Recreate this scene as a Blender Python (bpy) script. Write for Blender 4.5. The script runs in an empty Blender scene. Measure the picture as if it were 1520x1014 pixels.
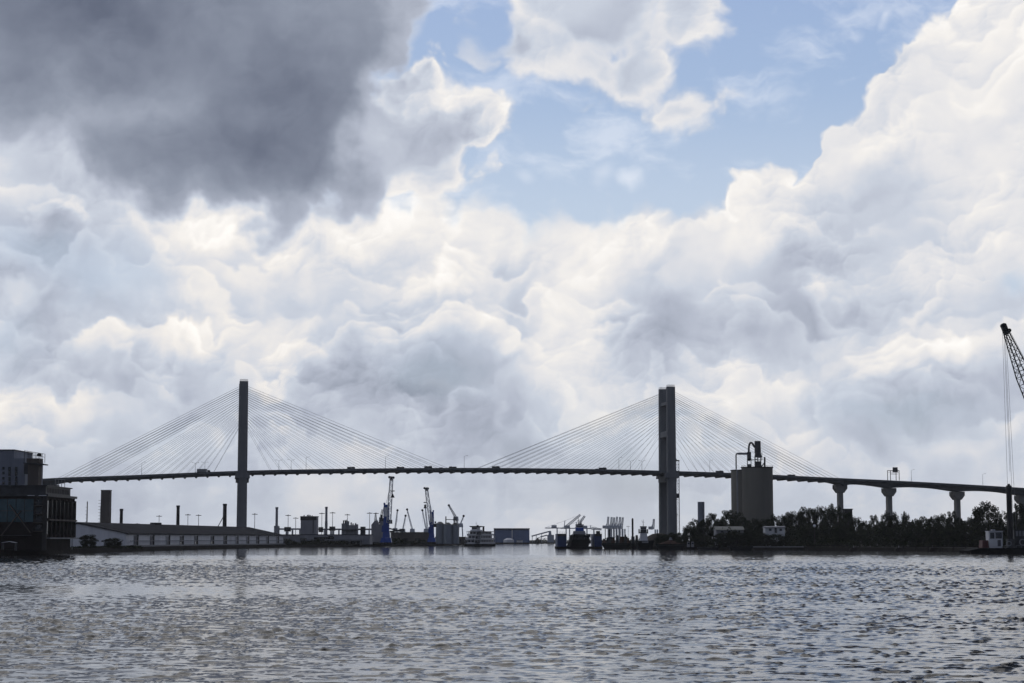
import bpy, math, random
import numpy as np
from mathutils import Vector, Matrix

R = math.radians
SC = bpy.context.scene
COL = SC.collection

# ------------------------------------------------------------------ camera
CAM_H, PITCH, FPX = 6.0, R(5.9617), 2805.7
cam = bpy.data.cameras.new('camera')
cam.sensor_width = 36.0
cam.lens = FPX / 1520 * 36
cam.clip_start, cam.clip_end = 0.5, 60000
camo = bpy.data.objects.new('camera', cam)
camo.location = (0, 0, CAM_H)
camo.rotation_euler = (math.pi / 2 + PITCH, 0, 0)
COL.objects.link(camo)
SC.camera = camo

SC.view_settings.view_transform = 'Standard'
SC.view_settings.look = 'None'
SC.view_settings.gamma = 1
SC.view_settings.exposure = 0
SC.cycles.max_bounces = 5
SC.cycles.volume_bounces = 0
SC.cycles.caustics_reflective = False
SC.cycles.caustics_refractive = False
SC.cycles.sample_clamp_indirect = 4

# ------------------------------------------------------------------ sky
SUN_EL, SUN_AZ = R(46), R(-14)        # behind the dark cloud, in front of the camera
SKY_STRENGTH = 0.1

world = bpy.data.worlds.new('World')
SC.world = world
world.use_nodes = True
WT = world.node_tree
WT.nodes.clear()


class X:
    """a socket (or a number) with arithmetic: builds Math / Vector Math nodes"""
    tree = WT

    def __init__(self, s):
        self.s = s

    @staticmethod
    def math(op, *a, clamp=False):
        n = X.tree.nodes.new('ShaderNodeMath')
        n.operation = op
        n.use_clamp = clamp
        for i, v in enumerate(a):
            X.put(n.inputs[i], v)
        return X(n.outputs[0])

    @staticmethod
    def put(sock, v):
        if isinstance(v, X):
            X.tree.links.new(v.s, sock)
        else:
            sock.default_value = v

    def __add__(self, o): return X.math('ADD', self, o)
    __radd__ = __add__
    def __sub__(self, o): return X.math('SUBTRACT', self, o)
    def __rsub__(self, o): return X.math('SUBTRACT', o, self)
    def __mul__(self, o): return X.math('MULTIPLY', self, o)
    __rmul__ = __mul__
    def __truediv__(self, o): return X.math('DIVIDE', self, o)


def node(kind, tree=None, **kw):
    n = (tree or X.tree).nodes.new(kind)
    for k, v in kw.items():
        setattr(n, k, v)
    return n


def vec(x, y, z=0.0):
    n = node('ShaderNodeCombineXYZ')
    for i, v in enumerate((x, y, z)):
        X.put(n.inputs[i], v)
    return X(n.outputs[0])


def vmath(op, a, b, scale=None):
    n = node('ShaderNodeVectorMath', operation=op)
    X.put(n.inputs[0], a)
    if b is not None:
        X.put(n.inputs[1], b)
    if scale is not None:
        n.inputs['Scale'].default_value = scale
    return X(n.outputs['Value' if op in ('LENGTH', 'DOT_PRODUCT') else 'Vector'])


def sstep(x, a, b, lo=0.0, hi=1.0):
    n = node('ShaderNodeMapRange', interpolation_type='SMOOTHSTEP')
    X.put(n.inputs[0], x)
    for i, v in enumerate((a, b, lo, hi)):
        X.put(n.inputs[i + 1], v)
    return X(n.outputs[0])


def mixf(f, a, b):
    n = node('ShaderNodeMix', data_type='FLOAT')
    X.put(n.inputs[0], f); X.put(n.inputs[2], a); X.put(n.inputs[3], b)
    return X(n.outputs[0])


def mixc(f, a, b, blend='MIX'):
    n = node('ShaderNodeMix', data_type='RGBA', blend_type=blend)
    X.put(n.inputs[0], f); X.put(n.inputs[6], a); X.put(n.inputs[7], b)
    return X(n.outputs[2])


def noise(p, scale, detail=4, rough=.55, color=False, lac=2.0, dist=0.0):
    n = node('ShaderNodeTexNoise', noise_dimensions='2D')
    X.put(n.inputs['Vector'], p)
    n.inputs['Scale'].default_value = scale
    n.inputs['Detail'].default_value = detail
    n.inputs['Roughness'].default_value = rough
    n.inputs['Lacunarity'].default_value = lac
    n.inputs['Distortion'].default_value = dist
    return X(n.outputs['Color' if color else 'Fac'])


def voro(p, scale, detail=3, rough=.5, smooth=.35):
    n = node('ShaderNodeTexVoronoi', feature='SMOOTH_F1', normalize=False, voronoi_dimensions='2D')
    X.put(n.inputs['Vector'], p)
    n.inputs['Scale'].default_value = scale
    n.inputs['Detail'].default_value = detail
    n.inputs['Roughness'].default_value = rough
    n.inputs['Smoothness'].default_value = smooth
    return X(n.outputs['Distance'])


def curve(x, pts):
    """piecewise curve through (x, y) in sky units"""
    n = node('ShaderNodeFloatCurve')
    X.put(n.inputs['Value'], (x + 400) * (1 / 2400))
    c = n.mapping.curves[0]
    pts = sorted(pts)
    q = [((a + 400) / 2400, (b + 400) / 1600) for a, b in pts]
    while len(c.points) < len(q):
        c.points.new(.5, .5)
    for p, (a, b) in zip(c.points, q):
        p.location = (a, b)
        p.handle_type = 'VECTOR'
    n.mapping.update()
    return X(n.outputs[0]) * 1600 - 400


def ramp(f, stops):
    n = node('ShaderNodeValToRGB')
    X.put(n.inputs[0], f)
    e = n.color_ramp.elements
    while len(e) < len(stops):
        e.new(.5)
    for el, (p, c) in zip(e, stops):
        el.position = p
        el.color = (*[srgb(v) for v in c], 1)
    return X(n.outputs[0])


def srgb(v):
    v /= 255
    return v / 12.92 if v <= .04045 else ((v + .055) / 1.055) ** 2.4


def build_sky():
    tc = node('ShaderNodeTexCoord')
    d = node('ShaderNodeSeparateXYZ')
    WT.links.new(tc.outputs['Generated'], d.inputs[0])
    dx, dy, dz = (X(o) for o in d.outputs)
    az = X.math('ARCTAN2', dx, dy)
    el = X.math('ARCSINE', dz)
    # layout units: 1/2806 rad; x grows to the right of due north, y falls with elevation
    x = az * 2806 + 760
    y = 800 - el * 2806
    P = vec(x, y)
    # turbulent warp
    w = noise(P, 1 / 130, 4, .52, color=True)
    W = vmath('ADD', P, vmath('MULTIPLY', vmath('SUBTRACT', w, (.5, .5, .5)), (78, 66, 0)))
    ws = node('ShaderNodeSeparateXYZ'); X.put(ws.inputs[0], W)
    wx, wy = X(ws.outputs[0]), X(ws.outputs[1])

    # billows (big lobes carry the shading, small ones the outline), and the same a little towards the sun
    def bil(p, detail):
        return voro(vmath('MULTIPLY', p, (1, 1.2, 1)), 1 / 96, detail, .46, .35)
    B = bil(W, 3)
    # lobes: every Voronoi cell is shaded like a ball lit from the upper left; small cells ride on large ones
    def lobe(scale, warp, smooth, amp=1.0):
        q = vmath('ADD', P, vmath('MULTIPLY', vmath('SUBTRACT', w, (.5, .5, .5)), warp))
        q = vmath('MULTIPLY', q, (scale, scale * 1.3, 0))
        n = node('ShaderNodeTexVoronoi', feature='SMOOTH_F1', voronoi_dimensions='2D')
        X.put(n.inputs['Vector'], q)
        n.inputs['Scale'].default_value = 1
        n.inputs['Detail'].default_value = 0
        n.inputs['Smoothness'].default_value = smooth
        d_ = vmath('SUBTRACT', X(n.outputs['Position']), q)
        return vmath('DOT_PRODUCT', d_, (.30 * amp, .52 * amp, 0))
    L1 = lobe(1 / 105, (70, 60, 0), .16)
    L2 = lobe(1 / 47, (62, 52, 0), .13)
    L3 = lobe(1 / 22, (62, 52, 0), .12)
    L4 = lobe(1 / 11, (62, 52, 0), .12)
    crisp = sstep(noise(vmath('ADD', P, (431, 77, 0)), 1 / 140, 4, .55), .40, .60)
    relief = L1 * mixf(crisp, .12, .36) + L2 * mixf(crisp, .03, .26) + L3 * mixf(crisp, 0, .15) + L4 * mixf(crisp, 0, .07)
    puff = .74 - B                        # about -.3 .. .45
    soft = noise(P, 1 / 230, 4, .5) - .5
    fine = noise(W, 1 / 40, 3, .5) - .5

    def ell(cx, cy, rx, ry, rot=0.0, q=None):
        a = vmath('SUBTRACT', q or W, (cx, cy, 0))
        if rot:
            n = node('ShaderNodeVectorRotate', rotation_type='Z_AXIS')
            X.put(n.inputs['Vector'], a); n.inputs['Angle'].default_value = R(rot)
            a = X(n.outputs[0])
        l = vmath('LENGTH', vmath('MULTIPLY', a, (1 / rx, 1 / ry, 0)), None)
        return (1 - l) * min(rx, ry)

    def union(*es):
        r = es[0]
        for e in es[1:]:
            n = node('ShaderNodeMath', operation='SMOOTH_MAX')
            X.put(n.inputs[0], r); X.put(n.inputs[1], e); n.inputs[2].default_value = 25
            r = X(n.outputs[0])
        return r

    def blob(cx, cy, rx, ry, k, q=None):
        l = vmath('LENGTH', vmath('MULTIPLY', vmath('SUBTRACT', q or Wl, (cx, cy, 0)), (1 / rx, 1 / ry, 0)), None)
        return sstep(l, 0, 1.5, k, 0)

    Wl = vmath('ADD', P, vmath('MULTIPLY', vmath('SUBTRACT', w, (.5, .5, .5)), (170, 110, 0)))

    # ---- blue sky: Nishita, whitened toward the horizon
    sky = node('ShaderNodeTexSky', sky_type='NISHITA', sun_disc=False)
    sky.sun_elevation = SUN_EL
    sky.sun_rotation = SUN_AZ
    sky.altitude = 0
    sky.air_density, sky.dust_density, sky.ozone_density = 1.0, 1.2, 1.5
    skyc = X(sky.outputs[0])
    k = 1 / SKY_STRENGTH
    blue = ramp((y + 100) * (1 / 900), [(0, (146, 170, 212)), (.25, (160, 183, 217)), (.5, (178, 197, 220)), (.8, (182, 198, 217)), (1, (200, 204, 212))])
    wisp = sstep(noise(vmath('MULTIPLY', W, (1, 2.2, 1)), 1 / 190, 5, .6), .46, .74) * .42 + sstep(y, 120, 330) * .16
    for b in [(938, 268, 20, 12, .5), (893, 262, 22, 16, .28), (1320, 52, 12, 10, .35), (1276, 70, 10, 8, .25), (780, 272, 14, 10, .25)]:
        wisp = wisp + blob(*b, q=W)
    wisp = X.math('MINIMUM', wisp, .8)
    base = mixc(.88, skyc, vmath('SCALE', blue, None, k))

    # ---- pale mottled cloud field over the lower sky
    top1 = curve(x, [(-400, 60), (0, 110), (150, 160), (330, 230), (480, 290), (560, 296), (640, 290), (730, 318), (800, 330), (890, 322), (960, 306), (1010, 318), (1050, 312), (1090, 292), (1150, 290), (1300, 280), (2000, 260)])
    D1 = (wy - top1) + puff * 46
    a1 = sstep(D1, -9, 28)
    t = .735 + soft * .42 + fine * .10 + relief * .22 + puff * .06
    for b in [(80, 390, 190, 80, -.07), (30, 520, 90, 70, -.10), (300, 332, 150, 40, .13), (620, 330, 170, 45, .10), (480, 400, 160, 40, -.02),
              (640, 418, 90, 20, .12), (650, 530, 130, 60, -.15), (380, 505, 130, 35, .07), (100, 610, 150, 60, .07), (600, 600, 150, 60, -.09),
              (835, 520, 70, 110, .10), (1070, 490, 170, 75, -.19), (1380, 515, 140, 45, .06), (1340, 605, 150, 50, -.15), (760, 690, 170, 60, -.10),
              (920, 700, 150, 80, -.17), (1230, 470, 90, 60, -.10), (1000, 590, 140, 30, .04), (1450, 660, 110, 30, .05), (300, 700, 220, 60, -.02), (900, 370, 80, 30, .08), (480, 570, 60, 30, -.08)]:
        t = t + blob(*b)
    # successive cumulus tops: bright rim above, fading to shade below
    far = 1150
    banks = [   # (from, to, outline, depth of the lit top, strength)
        (-150, 130, [(-400, 300), (0, 292), (60, 284), (110, 306), (160, 330)], 40, .10),
        (160, 420, [(140, 352), (175, 326), (230, 318), (330, 322), (400, 330), (440, 350)], 40, .10),
        (480, 720, [(470, 420), (560, 402), (620, 408), (680, 402), (740, 425)], 26, .09),
        (10, 85, [(0, 450), (30, 436), (65, 430), (90, 450)], 26, .09),
        (245, 330, [(240, 450), (275, 434), (310, 430), (340, 446)], 22, .08),
        (100, 340, [(60, 540), (130, 494), (200, 472), (240, 490), (290, 486), (350, 540)], 46, .13),
        (460, 580, [(440, 530), (500, 486), (545, 474), (600, 500)], 34, .10),
        (530, 800, [(500, 530), (560, 482), (640, 458), (700, 462), (745, 480), (820, 550)], 40, .15),
        (-300, 250, [(-400, 640), (20, 606), (90, 592), (170, 576), (230, 596), (280, 640)], 44, .08),
        (360, 450, [(350, 590), (395, 570), (430, 566), (460, 585)], 24, .12),
        (455, 540, [(440, 610), (490, 588), (530, 600), (560, 620)], 24, .10),
        (770, 940, [(740, 560), (800, 470), (850, 392), (890, 350), (940, 330), (980, 340)], 60, .05),
        (670, 740, [(660, 590), (695, 576), (720, 580), (750, 600)], 18, .08),
        (870, 950, [(860, 605), (905, 586), (935, 590), (960, 610)], 20, .09),
        (960, 1120, [(940, 590), (1000, 574), (1060, 580), (1130, 600)], 26, .06),
        (1250, 2000, [(1230, 540), (1270, 522), (1340, 500), (1400, 512), (1470, 492), (1540, 500)], 40, .12),
        (1400, 1520, [(1380, 650), (1430, 634), (1470, 626), (1540, 640)], 26, .09),
        (1180, 1260, [(1170, 460), (1195, 428), (1225, 424), (1270, 450)], 26, .10),
    ]
    banksT = 0
    for xa, xb, pts, depth, amp in banks:
        # (the tiny term only orders the evaluation)
        wx_ = wx + banksT * 1e-5
        win = sstep(wx_, xa - 10, xa + 50) * sstep(wx_, xb - 50, xb + 10, 1, 0)
        db = (wy - curve(wx_, pts)) + puff * 42
        rim = sstep(db, -4, 7) * sstep(db, 0, depth * 1.7, 1, -.3) * win * amp
        banksT = rim + banksT
    # many more heaps, broken along their length, each in front of the one above it
    heapT = 0
    for k in range(13):
        yk = 40 + k * 54 if k < 5 else 330 + (k - 5) * 48
        wx_ = wx + heapT * 1e-5
        n1 = noise(vec(wx_ * (1 / 240) + 7.3 * k, 3.1 * k), 1.0, 3, .55)
        n2 = noise(vec(wx_ * (1 / 120) + 3.7 * k, 11.0 + 2.3 * k), 1.0, 1, .5)
        db = (wy - yk) - (n1 - .5) * 260 + puff * 62
        if k < 5:
            db = db - (1180 - wx_) * .45        # the flank of the right hand cloud climbs to the right
        lit = sstep(db, -6, 11) * sstep(db, 2, 62, 1, -.55) * sstep(db, 60, 130, 1, 0)
        heapT = mixf(sstep(db, -6, 11) * sstep(db, 90, 150, 1, 0), heapT, lit * sstep(n2, .40, .58))
    banksT = banksT + heapT * sstep(y, 520, 740, .092, .06)
    t = t + banksT + (noise(W, 1 / 15, 3, .6) - .5) * mixf(crisp, .02, .06)
    t = (t - .77) * 1.08 + .768
    t = mixf(sstep(y, 660, 840), t, t * .35 + .47)          # flatter toward the horizon
    # ---- the great cumulus on the right
    topR = curve(wx, [(-400, far), (600, 900), (960, 440), (1030, 330), (1085, 290), (1160, 262), (1186, 286), (1200, 240), (1212, 212), (1245, 196), (1300, 160), (1340, 104), (1385, 62), (1418, 48), (1432, 2), (1470, -20), (1540, -60), (2000, -160)])
    DR = (wy - topR) + puff * 55 + fine * 10
    aR = sstep(DR, -5, 13)
    tR = .80 + relief * .27 + soft * .20 + puff * .05 + sstep(DR, 0, 40, .06, 0)
    for b in [(1320, 340, 150, 80, -.15), (1230, 400, 110, 60, -.10), (1090, 335, 70, 40, .08), (1230, 440, 50, 30, .07), (1470, 130, 70, 90, .03), (1250, 250, 60, 60, .02), (1430, 300, 60, 60, .05), (1110, 430, 120, 60, -.14)]:
        tR = tR + blob(*b)
    tR = tR + banksT * .95 + (noise(vmath('ADD', W, (90, 31, 0)), 1 / 15, 3, .6) - .5) * mixf(crisp, .02, .06)
    mR = aR * sstep(wy, 380, 500, 1, 0) * sstep(wx, 985, 1085)

    # ---- cloud at the top centre
    DC = union(ell(898, 2, 186, 102), ell(805, 72, 92, 76), ell(950, 100, 70, 66), ell(1012, 15, 76, 84), ell(1015, 168, 74, 34, 8), ell(880, 92, 80, 60)) + puff * 52 + fine * 22
    aC = sstep(DC, -4, 30) * .97
    tC = .87 + relief * .22 + sstep(DC, 6, 70, .0, -.21) + soft * .16
    tC = tC + blob(905, 40, 100, 40, -.10) + blob(790, 95, 50, 40, .05) + blob(735, 70, 40, 45, -.20)

    # ---- white shreds and grey tail to the right of the dark cloud
    DS = union(ell(700, 190, 90, 62, -10), ell(610, 210, 110, 84), ell(632, 112, 34, 38), ell(600, 150, 50, 60, 30)) + puff * 52 + fine * 22
    aS = sstep(DS, -4, 16)
    tS = .825 + relief * .30 + sstep(DS, 4, 48, .05, -.17) + fine * .16 + blob(640, 200, 60, 50, -.12) + blob(722, 185, 40, 40, .08)

    # ---- the dark cloud, upper left
    DD = union(ell(60, -60, 620, 260, 0, Wl), ell(402, 50, 208, 190, 0, Wl), ell(80, 95, 390, 155, 0, Wl), ell(432, 186, 162, 168, 0, Wl), ell(280, 165, 260, 170, 0, Wl))
    DD = DD + puff * 34 + soft * 40
    aD = sstep(DD, -10, 26)
    tD = sstep(DD, -10, 90, .55, .345) + fine * .07 + soft * .24 + relief * .07 + puff * .03
    for b in [(110, 40, 170, 80, -.10), (420, 190, 120, 110, -.08), (240, 165, 170, 45, .06), (60, 200, 150, 50, .07), (520, 30, 90, 60, .05), (420, 290, 110, 30, -.03), (560, 200, 40, 60, .12)]:
        tD = tD + blob(*b)

    # composite as tone (0 dark .. 1 white) and cover
    T = t
    A = a1
    def over(a, tt):
        nonlocal T, A
        T = mixf(a, T, tt)
        A = X.math('MAXIMUM', A, a)
    over(mR, tR)
    over(aC, tC)
    over(aS, tS)
    over(aD, tD)
    for b in [(1505, 432, 45, 26, .8), (150, 420, 120, 55, .55), (20, 520, 60, 45, .5), (920, 690, 170, 95, .65), (1330, 612, 130, 45, .5), (650, 545, 110, 45, .45), (230, 665, 130, 40, .4), (40, 390, 60, 40, .4)]:
        A = A * (1 - blob(*b))
    # unseen grey overcast, added above and behind the viewer to darken fronts and ripples
    over(sstep(el, .315, .47), .13 + soft * .15)
    over(sstep(dy, .62, .25), .20 + soft * .1 + sstep(dx, -.35, -.95) * .26)  # brighter unseen patch on the left, added to lighten left faces
    cl = ramp(T, [(0, (56, 61, 73)), (.22, (93, 100, 117)), (.40, (132, 139, 154)), (.56, (169, 175, 189)), (.68, (189, 195, 206)), (.78, (211, 211, 214)), (.88, (226, 223, 220)), (1, (242, 239, 235))])
    # cream toward the low left, cooler to the right
    warm = sstep(x, 100, 1000, 1, 0) * sstep(y, 280, 420) * sstep(T, .7, .85)
    cl = mixc(warm * .4, cl, mixc(1.0, cl, (1.0, .975, .94, 1), 'MULTIPLY'))
    base = mixc(wisp, base, vmath('SCALE', ramp(y * 0 + .5, [(0, (222, 226, 234)), (1, (222, 226, 234))]), None, k))
    out = mixc(A, base, vmath('SCALE', cl, None, k))
    bg = node('ShaderNodeBackground')
    bg.inputs['Strength'].default_value = SKY_STRENGTH
    X.put(bg.inputs['Color'], out)
    o = node('ShaderNodeOutputWorld')
    WT.links.new(bg.outputs[0], o.inputs['Surface'])


build_sky()
world.cycles.sampling_method = 'MANUAL'
world.cycles.sample_map_resolution = 512

# ------------------------------------------------------------------ sun, veiled by cloud
sun = bpy.data.lights.new('sun', 'SUN')
sun.energy = 0.5
sun.angle = R(46)
sun.color = (1.0, .97, .93)
suno = bpy.data.objects.new('sun', sun)
sd = Vector((math.sin(SUN_AZ) * math.cos(SUN_EL), math.cos(SUN_AZ) * math.cos(SUN_EL), math.sin(SUN_EL)))
suno.rotation_euler = (-sd).to_track_quat('-Z', 'Y').to_euler()
suno.location = (0, 0, 300)
COL.objects.link(suno)

# ------------------------------------------------------------------ helpers
CP, SP = math.cos(PITCH), math.sin(PITCH)


def at(px, py, Y):
    """world point on the sight line of photo pixel (px, py) at northing Y"""
    u, v = px - 760, 507 - py
    d = (u, FPX * CP - v * SP, FPX * SP + v * CP)
    t = Y / d[1]
    return Vector((d[0] * t, Y, CAM_H + d[2] * t))


def shore(px, py):
    v = 507 - py
    dz, dy = FPX * SP + v * CP, FPX * CP - v * SP
    return at(px, py, -CAM_H * dy / dz)


class MB:
    """collects shapes into one mesh"""

    def __init__(self):
        self.v, self.f, self.sm = [], [], []

    def add(self, vs, fs, smooth=False):
        o = len(self.v)
        self.v += [tuple(p) for p in vs]
        self.f += [tuple(i + o for i in f) for f in fs]
        self.sm += [smooth] * len(fs)
        return self

    def box(self, x0, x1, y0, y1, z0, z1, top=None):
        """top = (dx, dy): the top face is inset by that much"""
        a, b = top or (0, 0)
        vs = [(x0, y0, z0), (x1, y0, z0), (x1, y1, z0), (x0, y1, z0),
              (x0 + a, y0 + b, z1), (x1 - a, y0 + b, z1), (x1 - a, y1 - b, z1), (x0 + a, y1 - b, z1)]
        return self.add(vs, [(0, 3, 2, 1), (4, 5, 6, 7), (0, 1, 5, 4), (1, 2, 6, 5), (2, 3, 7, 6), (3, 0, 4, 7)])

    def cyl(self, p0, p1, r0, r1=None, n=8, caps=True, smooth=True):
        p0, p1 = Vector(p0), Vector(p1)
        r1 = r0 if r1 is None else r1
        d = (p1 - p0).normalized()
        a = d.orthogonal().normalized() if abs(d.z) < .999 else Vector((1, 0, 0))
        b = d.cross(a)
        vs, fs = [], []
        for p, r in ((p0, r0), (p1, r1)):
            for i in range(n):
                t = 2 * math.pi * i / n
                vs.append(p + a * (r * math.cos(t)) + b * (r * math.sin(t)))
        for i in range(n):
            j = (i + 1) % n
            fs.append((i, j, n + j, n + i))
        self.add(vs, fs, smooth and n > 5)
        if caps:
            self.add(vs[:n], [tuple(range(n))[::-1]])
            self.add(vs[n:], [tuple(range(n))])
        return self

    def bar(self, p0, p1, w, h=None):
        """square bar between two points"""
        p0, p1 = Vector(p0), Vector(p1)
        h = w if h is None else h
        d = (p1 - p0).normalized()
        a = d.cross(Vector((0, 0, 1)))
        a = a.normalized() if a.length > 1e-4 else Vector((1, 0, 0))
        b = a.cross(d)
        vs = [p + a * (w / 2 * i) + b * (h / 2 * j) for p in (p0, p1) for i, j in ((-1, -1), (1, -1), (1, 1), (-1, 1))]
        return self.add(vs, [(3, 2, 1, 0), (4, 5, 6, 7), (0, 1, 5, 4), (1, 2, 6, 5), (2, 3, 7, 6), (3, 0, 4, 7)])

    def path(self, pts, r, n=8):
        for a, b in zip(pts, pts[1:]):
            self.cyl(a, b, r, n=n)
        return self

    def prism(self, prof, axis, a, b):
        """prof: 2-D outline, extruded along axis 'x', 'y' or 'z' from a to b"""
        def p3(q, t):
            return {'x': (t, q[0], q[1]), 'y': (q[0], t, q[1]), 'z': (q[0], q[1], t)}[axis]
        n = len(prof)
        vs = [p3(q, a) for q in prof] + [p3(q, b) for q in prof]
        fs = [tuple(range(n)), tuple(range(2 * n - 1, n - 1, -1))]
        fs += [(i, n + i, n + (i + 1) % n, (i + 1) % n) for i in range(n)]
        return self.add(vs, fs)

    def lattice(self, p0, p1, w0, w1, n, r, side=None, rd=None):
        """four chords with zigzag bracing; the cross-section grows from w0 to w1"""
        p0, p1 = Vector(p0), Vector(p1)
        d = (p1 - p0).normalized()
        a = (side or d.cross(Vector((0, 1, 0)))).normalized()
        b = d.cross(a)
        rd = rd or r * .6
        rings = []
        for i in range(n + 1):
            t = i / n
            c = p0.lerp(p1, t)
            w = (w0 + (w1 - w0) * t) / 2
            rings.append([c + a * (w * s) + b * (w * q) for s, q in ((-1, -1), (1, -1), (1, 1), (-1, 1))])
        for k in range(4):
            self.bar(rings[0][k], rings[n][k], 2 * r)
        for i in range(n):
            for k in range(4):
                j = (k + 1) % 4
                self.bar(rings[i][k], rings[i + 1][j] if i % 2 else rings[i + 1][k], 2 * rd) if False else None
                self.bar(rings[i][k if i % 2 else j], rings[i + 1][j if i % 2 else k], 2 * rd)
                self.bar(rings[i][k], rings[i][j], 2 * rd)
        return self

    def build(self, name, m, parent=None, label=None):
        me = bpy.data.meshes.new(name)
        me.from_pydata(self.v, [], self.f)
        me.polygons.foreach_set('use_smooth', self.sm)
        me.materials.append(m)
        me.update()
        o = bpy.data.objects.new(name, me)
        COL.objects.link(o)
        if parent:
            o.parent = parent
        if label:
            o['label'] = label
        return o


def thing(name, label, cat, loc=(0, 0, 0), rz=0.0, group=None):
    o = bpy.data.objects.new(name, None)
    COL.objects.link(o)
    o.empty_display_size = 1
    o.location = loc
    o.rotation_euler = (0, 0, rz)
    o['label'] = label
    o['category'] = cat
    if group:
        o['group'] = group
    return o


def tag(o, label, cat, group=None):
    o['label'] = label
    o['category'] = cat
    if group:
        o['group'] = group
    return o


def structure(o):
    o['kind'] = 'structure'
    return o


def kids(o):
    return [c for c in bpy.data.objects if c.parent == o]


def dup(root, loc, rz=None, label=None, group=None, scale=None):
    """a copy of a thing with copies of its parts and sub-parts"""
    r = root.copy(); COL.objects.link(r)
    r.location = loc
    if rz is not None:
        r.rotation_euler = (0, 0, rz)
    if scale is not None:
        r.scale = scale if hasattr(scale, '__len__') else (scale,) * 3
    if label:
        r['label'] = label
    if group:
        r['group'] = group
    for ch in kids(root):
        c = ch.copy(); COL.objects.link(c); c.parent = r
        for g in kids(ch):
            k = g.copy(); COL.objects.link(k); k.parent = c
    return r


# ------------------------------------------------------------------ materials
def mat(name, rgb, rough=.7, var=.25, scale=.15, metallic=0.0, streak=False, spec=.4, rgb2=None, bump=0.0):
    m = bpy.data.materials.new(name)
    m.use_nodes = True
    t = m.node_tree
    p = t.nodes['Principled BSDF']
    p.inputs['Roughness'].default_value = rough
    p.inputs['Metallic'].default_value = metallic
    p.inputs['Specular IOR Level'].default_value = spec
    tc = t.nodes.new('ShaderNodeTexCoord')
    mp = t.nodes.new('ShaderNodeMapping')
    mp.inputs['Scale'].default_value = (1, 1, .12 if streak else 1)
    t.links.new(tc.outputs['Object'], mp.inputs[0])
    n = t.nodes.new('ShaderNodeTexNoise')
    n.inputs['Scale'].default_value = scale
    n.inputs['Detail'].default_value = 6
    n.inputs['Roughness'].default_value = .65
    t.links.new(mp.outputs[0], n.inputs['Vector'])
    r = t.nodes.new('ShaderNodeValToRGB')
    e = r.color_ramp.elements
    lo = rgb2 or tuple(c * (1 - var) for c in rgb)
    hi = tuple(min(1, c * (1 + var * .6)) for c in rgb)
    e[0].position, e[1].position = .33, .67
    e[0].color, e[1].color = (*lo, 1), (*hi, 1)
    t.links.new(n.outputs['Fac'], r.inputs[0])
    t.links.new(r.outputs[0], p.inputs['Base Color'])
    if bump:
        b = t.nodes.new('ShaderNodeBump')
        b.inputs['Strength'].default_value = bump
        t.links.new(n.outputs['Fac'], b.inputs['Height'])
        t.links.new(b.outputs[0], p.inputs['Normal'])
    return m


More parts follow.
